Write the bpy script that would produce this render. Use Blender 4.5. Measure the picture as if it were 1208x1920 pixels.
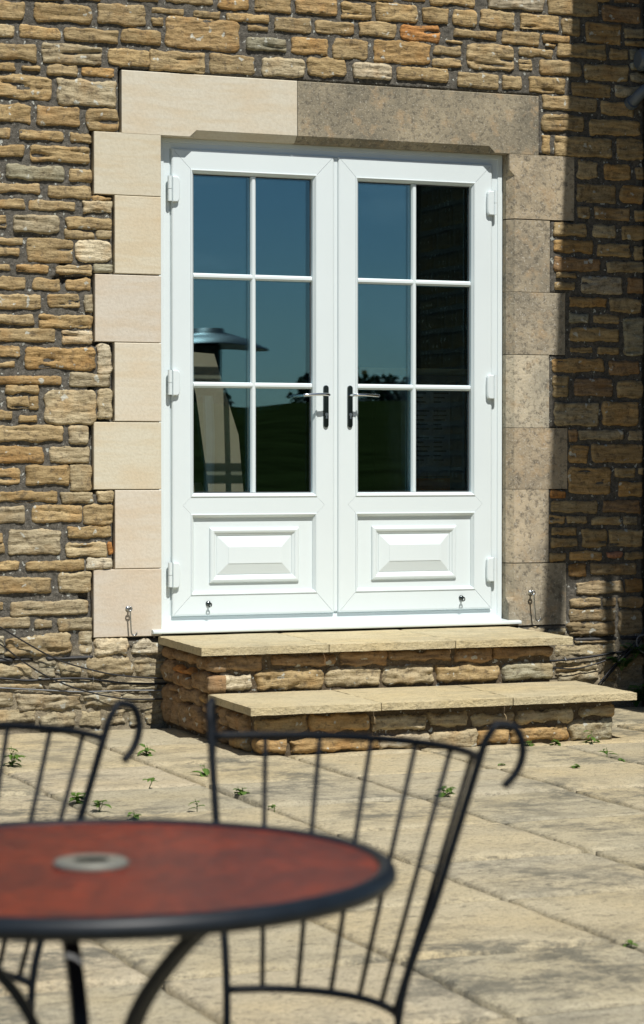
import bpy, bmesh, math, random
from mathutils import Vector, Matrix, Euler, noise
import numpy as np

for o in list(bpy.data.objects): bpy.data.objects.remove(o)
S = bpy.context.scene
COL = S.collection
R = math.radians

# ------------------------------------------------------------------ camera
cam_d = bpy.data.cameras.new('camera'); cam = bpy.data.objects.new('camera', cam_d); COL.objects.link(cam)
cam.location = (-3.9756, -9.7436, 1.1119)
cam.rotation_euler = (R(90 - 1.147), 0, -R(21.752))
cam_d.sensor_fit = 'VERTICAL'; cam_d.sensor_height = 36; cam_d.sensor_width = 24
cam_d.lens = 4512.2 / 1920 * 36
cam_d.clip_start = .1; cam_d.clip_end = 3000
cam_d.dof.use_dof = True; cam_d.dof.focus_distance = 10.5; cam_d.dof.aperture_fstop = 7.6
cam_d.dof.aperture_blades = 9
S.camera = cam

# ------------------------------------------------------------------ sky, sun, exposure
SUN_EL, SUN_AZ = 57.0, 4.6          # elevation; degrees to the right of the wall's outward normal
sd = Vector((math.sin(R(SUN_AZ)) * math.cos(R(SUN_EL)), -math.cos(R(SUN_AZ)) * math.cos(R(SUN_EL)), math.sin(R(SUN_EL))))
wld = bpy.data.worlds.new('World'); S.world = wld; wld.use_nodes = True
wn = wld.node_tree.nodes; wl = wld.node_tree.links
bg = wn['Background']; sky = wn.new('ShaderNodeTexSky')
sky.sky_type = 'NISHITA'; sky.sun_disc = False; sky.sun_elevation = R(SUN_EL)
sky.sun_rotation = math.atan2(sd.x, sd.y); sky.air_density = 1.0; sky.dust_density = .05; sky.ozone_density = 4.0
tc = wn.new('ShaderNodeTexCoord'); mp = wn.new('ShaderNodeMapping'); mp.inputs['Scale'].default_value = (3, 3, 14); wl.new(tc.outputs['Generated'], mp.inputs[0])
cn = wn.new('ShaderNodeTexNoise'); cn.inputs['Scale'].default_value = 2.2; cn.inputs['Detail'].default_value = 6; cn.inputs['Roughness'].default_value = .6; wl.new(mp.outputs[0], cn.inputs[0])
cr = wn.new('ShaderNodeValToRGB'); cr.color_ramp.elements[0].position = .5; cr.color_ramp.elements[0].color = (0,0,0,1); cr.color_ramp.elements[1].position = .78; cr.color_ramp.elements[1].color = (.5,.5,.5,1); wl.new(cn.outputs[0], cr.inputs[0])
cm = wn.new('ShaderNodeMix'); cm.data_type = 'RGBA'; wl.new(cr.outputs[0], cm.inputs[0]); wl.new(sky.outputs[0], cm.inputs[6]); cm.inputs[7].default_value = (11, 12, 13, 1)   # thin wisps of cloud
wl.new(cm.outputs[2], bg.inputs[0]); bg.inputs[1].default_value = .05
sun_d = bpy.data.lights.new('sun', 'SUN'); sun = bpy.data.objects.new('sun', sun_d); COL.objects.link(sun)
sun_d.energy = 4.6; sun_d.angle = R(.53); sun_d.color = (1.0, .955, .88)
sun.rotation_euler = sd.to_track_quat('Z', 'Y').to_euler(); sun.location = sd * 20
S.view_settings.view_transform = 'Standard'; S.view_settings.look = 'None'
S.view_settings.exposure = 0.27; S.view_settings.gamma = 1; S.view_settings.use_curve_mapping = False

# ------------------------------------------------------------------ helpers
def N3(x, y, z): return noise.noise(Vector((x, y, z)))
def FR(x, y, z, o=4): return noise.fractal(Vector((x, y, z)), 1.0, 2.1, o)

def tag(o, label=None, cat=None, group=None, kind=None):
    if label: o['label'] = label
    if cat: o['category'] = cat
    if group: o['group'] = group
    if kind: o['kind'] = kind
    return o

def empty(name, loc=(0, 0, 0), rz=0, label=None, cat=None, group=None, kind=None, parent=None):
    o = bpy.data.objects.new(name, None); COL.objects.link(o); o.empty_display_size = .1
    o.location = loc; o.rotation_euler = (0, 0, rz)
    if parent: o.parent = parent
    return tag(o, label, cat, group, kind)

def mesh(name, vs, fs, mat, parent=None, loc=(0, 0, 0), smooth=False, color=None):
    me = bpy.data.meshes.new(name); me.from_pydata(vs, [], fs); me.update()
    if smooth: me.shade_smooth()
    return link(name, me, mat, parent, loc, color)

def link(name, me, mat, parent=None, loc=(0, 0, 0), color=None):
    if mat and not me.materials: me.materials.append(mat)
    o = bpy.data.objects.new(name, me); COL.objects.link(o); o.location = loc
    if parent: o.parent = parent
    if color: o.color = (*color, 1)
    return o

class MB:
    """collects shapes into one mesh"""
    def __init__(s): s.v = []; s.f = []
    def add(s, vs, fs):
        n = len(s.v); s.v += [tuple(v) for v in vs]; s.f += [tuple(i + n for i in f) for f in fs]; return s
    def box(s, x0, x1, y0, y1, z0, z1):
        return s.add([(x0,y0,z0),(x1,y0,z0),(x1,y1,z0),(x0,y1,z0),(x0,y0,z1),(x1,y0,z1),(x1,y1,z1),(x0,y1,z1)],
                     [(0,3,2,1),(4,5,6,7),(0,1,5,4),(1,2,6,5),(2,3,7,6),(3,0,4,7)])
    def cbox(s, x0, x1, y0, y1, z0, z1, c=.003):
        """box with chamfered edges on its front (-Y) face"""
        a = [(x0,y1,z0),(x1,y1,z0),(x1,y1,z1),(x0,y1,z1)]
        b = [(x0,y0+c,z0),(x1,y0+c,z0),(x1,y0+c,z1),(x0,y0+c,z1)]
        d = [(x0+c,y0,z0+c),(x1-c,y0,z0+c),(x1-c,y0,z1-c),(x0+c,y0,z1-c)]
        f = [(3,2,1,0),(8,9,10,11)]
        for k in range(4):
            m = (k+1) % 4; f += [(k,m,4+m,4+k),(4+k,4+m,8+m,8+k)]
        return s.add(a+b+d, f)
    def ring(s, rect, prof):
        """mitred moulding round a rectangle in XZ: prof = [(inset, y)...], front faces -Y"""
        x0, x1, z0, z1 = rect; vs = []; fs = []
        for (i, y) in prof: vs += [(x0+i,y,z0+i),(x1-i,y,z0+i),(x1-i,y,z1-i),(x0+i,y,z1-i)]
        for k in range(len(prof)-1):
            for m in range(4):
                n = (m+1) % 4; a = k*4; b = a+4
                fs.append((a+m, a+n, b+n, b+m))
        return s.add(vs, fs)
    def tube(s, pts, r, n=8, cap=True):
        pts = [Vector(p) for p in pts]; rs = r if isinstance(r, (list, tuple)) else [r]*len(pts)
        vs = []; fs = []; up = None
        for k, p in enumerate(pts):
            t = (pts[min(k+1, len(pts)-1)] - pts[max(k-1, 0)]).normalized()
            if up is None:
                up = Vector((0,0,1)) if abs(t.z) < .9 else Vector((1,0,0))
            u = (up - t*up.dot(t)).normalized(); w = t.cross(u); up = u
            for m in range(n):
                a = 2*math.pi*m/n; vs.append(p + (u*math.cos(a) + w*math.sin(a))*rs[k])
        for k in range(len(pts)-1):
            for m in range(n):
                q = (m+1) % n; fs.append((k*n+m, k*n+q, (k+1)*n+q, (k+1)*n+m))
        if cap: fs += [tuple(reversed(range(n))), tuple(range((len(pts)-1)*n, len(pts)*n))]
        return s.add(vs, fs)
    def flat(s, pts, wdir, hw, th):
        """flat bar swept along pts, wide along wdir"""
        wdir = Vector(wdir).normalized(); pts = [Vector(p) for p in pts]; vs = []; fs = []
        for k, p in enumerate(pts):
            t = (pts[min(k+1, len(pts)-1)] - pts[max(k-1, 0)]).normalized(); u = t.cross(wdir).normalized()
            vs += [p - wdir*hw - u*th, p + wdir*hw - u*th, p + wdir*hw + u*th, p - wdir*hw + u*th]
        for k in range(len(pts)-1):
            for m in range(4):
                q = (m+1) % 4; fs.append((k*4+m, k*4+q, k*4+4+q, k*4+4+m))
        fs += [(3,2,1,0), tuple(range(len(pts)*4-4, len(pts)*4))]
        return s.add(vs, fs)
    def lathe(s, prof, n=40, c=(0,0,0), close=False):
        vs = []; fs = []
        for (r, z) in prof:
            for m in range(n):
                a = 2*math.pi*m/n; vs.append((c[0]+r*math.cos(a), c[1]+r*math.sin(a), c[2]+z))
        for k in range(len(prof)-1):
            for m in range(n):
                q = (m+1) % n; fs.append((k*n+m, k*n+q, (k+1)*n+q, (k+1)*n+m))
        return s.add(vs, fs)
    def build(s, name, mat, parent=None, loc=(0,0,0), smooth=False, color=None):
        return mesh(name, s.v, s.f, mat, parent, loc, smooth, color)

def fix_normals(o):
    bm = bmesh.new(); bm.from_mesh(o.data); bmesh.ops.recalc_face_normals(bm, faces=bm.faces); bm.to_mesh(o.data); bm.free(); return o

def curve_pts(pts, n=6):
    """Catmull-Rom through points"""
    P = [Vector(p) for p in pts]; out = []
    for i in range(len(P)-1):
        a, b, c, d = P[max(i-1,0)], P[i], P[i+1], P[min(i+2,len(P)-1)]
        for k in range(n):
            t = k/n
            out.append(.5*((2*b) + (c-a)*t + (2*a-5*b+4*c-d)*t*t + (3*b-a-3*c+d)*t**3))
    out.append(P[-1]); return out

# ------------------------------------------------------------------ materials
def new_mat(name):
    m = bpy.data.materials.new(name); m.use_nodes = True; nt = m.node_tree
    return m, nt, nt.nodes, nt.links, nt.nodes['Principled BSDF']

class NT:
    def __init__(s, nt): s.nt = nt; s.n = nt.nodes; s.l = nt.links
    def new(s, t, **k):
        n = s.n.new(t)
        for a, b in k.items(): setattr(n, a, b)
        return n
    def put(s, sock, v):
        if hasattr(v, 'is_output'): s.l.new(v, sock)
        elif v is not None:
            if sock.type == 'RGBA' and len(v) == 3: v = (*v, 1)
            sock.default_value = v
    def pos(s, scale=(1,1,1), off=None):
        g = s.new('ShaderNodeNewGeometry').outputs['Position']
        m = s.new('ShaderNodeMapping'); m.inputs['Scale'].default_value = scale
        s.l.new(g, m.inputs[0])
        if off is not None: s.put(m.inputs['Location'], off)
        return m.outputs[0]
    def noise(s, vec, scale, detail=4, rough=.6, lac=2.0):
        n = s.new('ShaderNodeTexNoise'); s.l.new(vec, n.inputs['Vector'])
        n.inputs['Scale'].default_value = scale; n.inputs['Detail'].default_value = detail; n.inputs['Roughness'].default_value = rough
        return n.outputs['Fac']
    def ramp(s, fac, stops, interp='LINEAR'):
        r = s.new('ShaderNodeValToRGB'); r.color_ramp.interpolation = interp; e = r.color_ramp.elements
        while len(e) < len(stops): e.new(.5)
        for k, (p, c) in enumerate(stops):
            e[k].position = p; e[k].color = (c, c, c, 1) if not isinstance(c, tuple) else (*c, 1)
        s.l.new(fac, r.inputs[0]); return r.outputs[0]
    def mix(s, fac, a, b, mode='MIX'):
        m = s.new('ShaderNodeMix', data_type='RGBA', blend_type=mode)
        s.put(m.inputs[0], fac); s.put(m.inputs[6], a); s.put(m.inputs[7], b); return m.outputs[2]
    def math(s, op, a, b=None):
        m = s.new('ShaderNodeMath', operation=op); s.put(m.inputs[0], a)
        if b is not None: s.put(m.inputs[1], b)
        return m.outputs[0]
    def bump(s, h, dist, strength=1.0, normal=None):
        b = s.new('ShaderNodeBump'); b.inputs['Distance'].default_value = dist; b.inputs['Strength'].default_value = strength
        s.l.new(h, b.inputs['Height'])
        if normal is not None: s.l.new(normal, b.inputs['Normal'])
        return b.outputs[0]
    def objinfo(s): return s.new('ShaderNodeObjectInfo').outputs

def rubble_mat(name, lichen=.66, bed=(7, 7, 34), use_obj=True, base=(.40,.26,.13), bumpd=.006):
    m, nt, n, l, b = new_mat(name); k = NT(nt); oi = k.objinfo()
    off = k.new('ShaderNodeCombineXYZ'); r = k.math('MULTIPLY', oi['Random'], 37.0)
    l.new(r, off.inputs[0]); l.new(r, off.inputs[2])
    p = k.pos(off=off.outputs[0]); pb = k.pos(bed, off.outputs[0])
    col = oi['Color'] if use_obj else base
    n1 = k.noise(pb, 1.6, 6, .65); n2 = k.noise(p, 38, 5, .7); n3 = k.noise(p, 9, 3, .5); n4 = k.noise(p, 150, 3, .6)
    c = k.mix(k.ramp(n1, [(.33, 0.0), (.6, 1.0)]), k.mix(1.0, col, (.62,.58,.52), 'MULTIPLY'), k.mix(1.0, col, (1.2,1.2,1.18), 'MULTIPLY'))
    c = k.mix(k.ramp(n3, [(.50, 0.0), (.72, .55)]), c, k.mix(1.0, col, (1.08,.84,.58), 'MULTIPLY'))
    c = k.mix(k.ramp(n2, [(.35, .6), (.47, 0.0)]), c, (.085,.068,.05))
    w = k.noise(p, 26, 2, .5)
    c = k.mix(k.ramp(w, [(lichen, 0.0), (lichen+.035, .8)]), c, (.52,.53,.47))
    c = k.mix(k.ramp(n4, [(.3, .5), (.5, 0.0), (.7, 0.0), (.8, .35)]), c, k.mix(1.0, c, (.45,.42,.38), 'MULTIPLY'))
    l.new(c, b.inputs['Base Color']); b.inputs['Roughness'].default_value = .95; b.inputs['Specular IOR Level'].default_value = .15
    h = k.math('ADD', k.math('MULTIPLY', n1, 1.0), k.math('MULTIPLY', n2, .55)); h = k.math('ADD', h, k.math('MULTIPLY', n4, .2))
    l.new(k.bump(h, bumpd*1.5), b.inputs['Normal'])
    return m

def mortar_mat(name, dark=(.115,.110,.096), light=(.33,.285,.205), zsplit=.27):
    m, nt, n, l, b = new_mat(name); k = NT(nt); p = k.pos()
    z = k.new('ShaderNodeSeparateXYZ'); g = k.new('ShaderNodeNewGeometry'); l.new(g.outputs['Position'], z.inputs[0])
    n1 = k.noise(p, 60, 5, .7); n2 = k.noise(p, 260, 3, .6); n3 = k.noise(p, 3.5, 4, .6); sp = k.noise(p, 42, 2, .6)
    c = k.mix(k.ramp(n1, [(.3, 0.0), (.7, 1.0)]), k.mix(1.0, dark, (.55,.55,.55), 'MULTIPLY'), k.mix(1.0, dark, (1.7,1.65,1.6), 'MULTIPLY'))
    zz = k.math('ADD', z.outputs['Z'], k.math('MULTIPLY', k.math('SUBTRACT', n3, .5), .5))
    low = k.ramp(k.math('MULTIPLY', zz, .25), [(zsplit*.25-.008, 1.0), (zsplit*.25+.03, 0.0)])
    lc = k.mix(k.ramp(n1, [(.3, 0.0), (.7, 1.0)]), k.mix(1.0, light, (.6,.58,.55), 'MULTIPLY'), k.mix(1.0, light, (1.15,1.15,1.12), 'MULTIPLY'))
    c = k.mix(low, c, lc)
    spots = k.ramp(sp, [(.645, 0.0), (.675, .85)])
    c = k.mix(spots, c, (.55,.57,.52))
    c = k.mix(k.ramp(n2, [(.34, .55), (.5, 0.0)]), c, (.02,.018,.015))
    c = k.mix(k.ramp(n2, [(.64, 0.0), (.72, .5)]), c, (.25,.24,.22))
    l.new(c, b.inputs['Base Color']); b.inputs['Roughness'].default_value = .97; b.inputs['Specular IOR Level'].default_value = .1
    h = k.math('ADD', n1, k.math('MULTIPLY', n2, .7)); l.new(k.bump(h, .006), b.inputs['Normal'])
    return m

def ashlar_mat(name, old=False):
    m, nt, n, l, b = new_mat(name); k = NT(nt); oi = k.objinfo()
    off = k.new('ShaderNodeCombineXYZ'); r = k.math('MULTIPLY', oi['Random'], 23.0); l.new(r, off.inputs[0]); l.new(r, off.inputs[1])
    p = k.pos(off=off.outputs[0]); ps = k.pos((3, 3, 22), off.outputs[0])
    if old:
        n1 = k.noise(p, 42, 6, .75); n2 = k.noise(p, 110, 4, .65); n3 = k.noise(p, 4.2, 5, .65); n4 = k.noise(p, 15, 4, .65)
        c = k.mix(k.ramp(n3, [(.35, 0.0), (.65, 1.0)]), k.mix(1.0, oi['Color'], (.68,.69,.70), 'MULTIPLY'), k.mix(1.0, oi['Color'], (1.26,1.22,1.16), 'MULTIPLY'))
        c = k.mix(k.ramp(n1, [(.38, .72), (.50, 0.0)]), c, (.10,.09,.072))
        c = k.mix(k.ramp(n4, [(.54, 0.0), (.68, .7)]), c, (.40,.30,.185))
        c = k.mix(k.ramp(n2, [(.57, 0.0), (.66, .65)]), c, (.50,.47,.40))
        h = k.math('ADD', n1, k.math('MULTIPLY', n2, .6)); bd = .0035
    else:
        n1 = k.noise(ps, 1.3, 5, .6); n2 = k.noise(p, 90, 4, .6); n3 = k.noise(p, 4, 3, .5)
        c = k.mix(k.ramp(n1, [(.36, .55), (.56, 0.0)]), oi['Color'], k.mix(1.0, oi['Color'], (.93,.84,.72), 'MULTIPLY'))
        c = k.mix(k.ramp(n3, [(.48, 0.0), (.7, .5)]), c, k.mix(1.0, oi['Color'], (.98,.86,.74), 'MULTIPLY'))
        c = k.mix(k.ramp(n2, [(.4, .22), (.55, 0.0)]), c, k.mix(1.0, oi['Color'], (.72,.68,.62), 'MULTIPLY'))
        h = n2; bd = .0012
    l.new(c, b.inputs['Base Color']); b.inputs['Roughness'].default_value = .9; b.inputs['Specular IOR Level'].default_value = .2
    l.new(k.bump(h, bd), b.inputs['Normal'])
    return m

def paving_mat(name, clean=0.0, along=(6, 40, 40), tint=(1,1,1)):
    m, nt, n, l, b = new_mat(name); k = NT(nt); oi = k.objinfo()
    off = k.new('ShaderNodeCombineXYZ'); r = k.math('MULTIPLY', oi['Random'], 41.0); l.new(r, off.inputs[0]); l.new(r, off.inputs[1])
    p = k.pos(off=off.outputs[0]); ps = k.pos(along, off.outputs[0])
    n1 = k.noise(ps, .75, 8, .80); n2 = k.noise(p, 75, 5, .65); n3 = k.noise(p, 2.2, 4, .55); n4 = k.noise(p, 11, 4, .6); n5 = k.noise(k.pos(), 1.3, 3, .5)
    tone = k.ramp(oi['Random'], [(0.0, (.515*tint[0],.460*tint[1],.320*tint[2])), (.35, (.55*tint[0],.480*tint[1],.325*tint[2])), (.6, (.465*tint[0],.425*tint[1],.31*tint[2])), (1.0, (.57*tint[0],.495*tint[1],.35*tint[2]))])
    c = k.mix(k.ramp(n3, [(.4, 0.0), (.68, .6)]), tone, k.mix(1.0, tone, (1.03,.94,.76), 'MULTIPLY'))
    c = k.mix(k.ramp(n4, [(.42, .3), (.55, 0.0)]), c, k.mix(1.0, tone, (.8,.79,.78), 'MULTIPLY'))
    dirt = k.math('MULTIPLY', k.ramp(n1, [(.43, 1.0), (.545, 0.0)]), k.ramp(n5, [(.42, .10), (.58, 1.0)]))
    c = k.mix(k.math('MULTIPLY', dirt, .85*(1-clean)), c, (.135,.132,.105))
    c = k.mix(k.ramp(n2, [(.34, .5*(1-.5*clean)), (.48, 0.0)]), c, (.16,.14,.11))
    l.new(c, b.inputs['Base Color']); b.inputs['Roughness'].default_value = .88; b.inputs['Specular IOR Level'].default_value = .2
    rv = k.noise(k.pos((15, 24, 24), off.outputs[0]), 1.1, 6, .75); fine = k.noise(p, 210, 3, .6)
    c = k.mix(k.math('MULTIPLY', k.ramp(rv, [(.36, 1.0), (.44, 0.0)]), .6*(1-.6*clean)), c, (.12,.112,.085)); c = k.mix(k.ramp(fine, [(.36, .5*(1-.6*clean)), (.5, 0.0)]), c, k.mix(1.0, c, (.5,.48,.45), 'MULTIPLY'))
    l.new(c, b.inputs['Base Color'])
    h = k.math('ADD', k.math('MULTIPLY', n1, .8), k.math('MULTIPLY', n2, .6)); h = k.math('ADD', h, k.math('MULTIPLY', rv, 1.3)); l.new(k.bump(h, .010), b.inputs['Normal'])
    return m

def simple_mat(name, col, rough=.5, metal=0.0, spec=.5, noise_amt=0.0, nscale=40, coat=0.0):
    m, nt, n, l, b = new_mat(name); k = NT(nt)
    b.inputs['Roughness'].default_value = rough; b.inputs['Metallic'].default_value = metal; b.inputs['Specular IOR Level'].default_value = spec
    b.inputs['Coat Weight'].default_value = coat
    p = k.pos(); nn = k.noise(p, nscale, 4, .6)
    c = k.mix(k.ramp(nn, [(.3, 0.0), (.7, 1.0)]), tuple(x*(1-noise_amt) for x in col), tuple(min(1, x*(1+noise_amt)) for x in col))
    l.new(c, b.inputs['Base Color'])
    return m

def leaf_mat(name, col, trans=.35):
    m, nt, n, l, b = new_mat(name); k = NT(nt); nn = k.noise(k.pos(), 30, 3, .6)
    c = k.mix(nn, tuple(x*.6 for x in col), tuple(x*1.35 for x in col)); l.new(c, b.inputs['Base Color']); b.inputs['Roughness'].default_value = .6
    t = k.new('ShaderNodeBsdfTranslucent'); l.new(c, t.inputs[0]); mx = k.new('ShaderNodeMixShader'); mx.inputs[0].default_value = trans
    l.new(b.outputs[0], mx.inputs[1]); l.new(t.outputs[0], mx.inputs[2]); l.new(mx.outputs[0], n['Material Output'].inputs[0])
    return m

def glass_mat(name, ior=2.45, tint=(.9,.96,.97)):
    m, nt, n, l, b = new_mat(name); k = NT(nt); n.remove(b)
    fr = k.new('ShaderNodeFresnel'); gm = k.new('ShaderNodeNewGeometry'); mr = k.new('ShaderNodeMapRange'); l.new(gm.outputs['Backfacing'], mr.inputs[0]); mr.inputs[3].default_value = ior; mr.inputs[4].default_value = 1/ior; l.new(mr.outputs[0], fr.inputs[0])
    gl = k.new('ShaderNodeBsdfGlossy'); gl.inputs['Roughness'].default_value = 0.0; gl.inputs[0].default_value = (.50,.86,1,1)
    tr = k.new('ShaderNodeBsdfTransparent'); tr.inputs[0].default_value = (*tint, 1)
    nn = k.noise(k.pos(), 1.7, 1, .4); l.new(k.bump(nn, .0022, .6), gl.inputs['Normal'])
    mx = k.new('ShaderNodeMixShader'); l.new(fr.outputs[0], mx.inputs[0]); l.new(tr.outputs[0], mx.inputs[1]); l.new(gl.outputs[0], mx.inputs[2])
    l.new(mx.outputs[0], n['Material Output'].inputs[0]); return m

M = dict(
    rubble=rubble_mat('rubble_stone'), mortar=mortar_mat('ash_mortar'), bed_mortar=mortar_mat('lime_mortar', dark=(.16,.125,.085), light=(.16,.125,.085)),
    new_ashlar=ashlar_mat('new_ashlar'), old_ashlar=ashlar_mat('old_ashlar', True),
    paving=paving_mat('riven_paving', 0.0, (6.5, 7.5, 7.5)), tread=paving_mat('tread_stone', .72, (6, 9, 9), (1.12,1.1,1.03)),
    upvc=simple_mat('white_upvc', (.665,.740,.760), .28, 0, .5, .015, 3), gasket=simple_mat('grey_gasket', (.03,.032,.035), .6),
    chrome=simple_mat('polished_chrome', (.62,.64,.66), .08, 1.0), darkened_chrome=simple_mat('darkened_chrome', (.10,.115,.115), .12, 1.0), zinc=simple_mat('zinc_wire', (.45,.47,.48), .3, 1.0),  # second chrome: the handle plates' dark reflection is put into its base colour
    iron=simple_mat('black_painted_iron', (.004,.006,.009), .55, 0, .18, .3, 60), rim=simple_mat('dark_table_rim', (.006,.010,.015), .42, 0, .3, .25, 30),
    cable=simple_mat('black_cable', (.012,.013,.015), .42, 0, .5, .2), grey_cable=simple_mat('grey_wire', (.16,.17,.18), .45, 0, .5, .2),
    slate=simple_mat('dark_slate', (.022,.023,.024), .6, 0, .5, .4, 70), pipe=simple_mat('grey_plastic_pipe', (.10,.125,.15), .4, 0, .5, .06, 20),
    dirt=simple_mat('dark_soil', (.022,.019,.014), .98, 0, .1, .6, 90), glass=glass_mat('window_glass'),
    leaf=leaf_mat('weed_leaf', (.105,.195,.03)), fern=leaf_mat('fern_leaf', (.05,.16,.02)), hedge=leaf_mat('tree_foliage', (.022,.036,.010), .2),
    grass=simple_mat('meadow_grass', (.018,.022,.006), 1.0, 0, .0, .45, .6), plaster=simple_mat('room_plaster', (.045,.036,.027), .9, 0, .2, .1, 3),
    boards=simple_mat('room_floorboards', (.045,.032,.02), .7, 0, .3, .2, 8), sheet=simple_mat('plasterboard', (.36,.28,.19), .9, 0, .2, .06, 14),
    pack=simple_mat('insulation_wrap', (.20,.19,.175), .35, 0, .5, .25, 9), ink=simple_mat('dark_print', (.03,.03,.035), .5), blue_ink=simple_mat('blue_print', (.03,.16,.45), .5),
    orange_ink=simple_mat('orange_print', (.55,.14,.03), .5), paper=simple_mat('pale_label', (.34,.335,.33), .6, 0, .3, .05), batten=simple_mat('pale_timber', (.55,.42,.20), .7, 0, .3, .1, 20),
    hood_steel=simple_mat('dull_hood_steel', (.11,.115,.12), .45, .7), heater=simple_mat('heater_dark_metal', (.03,.03,.03), .4, .6), soffit=simple_mat('painted_timber', (.05,.045,.04), .7), tile=simple_mat('roof_tile', (.13,.09,.065), .9, 0, .2, .3, 8))

def table_mat():
    m, nt, n, l, b = new_mat('red_mottled_glass'); k = NT(nt); p = k.pos((34, 60, 34)); q = k.pos()
    n1 = k.noise(p, 1.4, 5, .75); n2 = k.noise(q, 7, 3, .6)
    c = k.mix(k.ramp(n1, [(.36, 0.0), (.64, 1.0)]), (.045,.010,.008), (.25,.034,.010))
    c = k.mix(k.ramp(n2, [(.42, .5), (.62, 0.0)]), c, (.045,.013,.012))
    l.new(c, b.inputs['Base Color']); b.inputs['Roughness'].default_value = .38; b.inputs['Specular IOR Level'].default_value = .4
    l.new(k.bump(n1, .003), b.inputs['Normal']); return m
M['table'] = table_mat()

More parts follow.
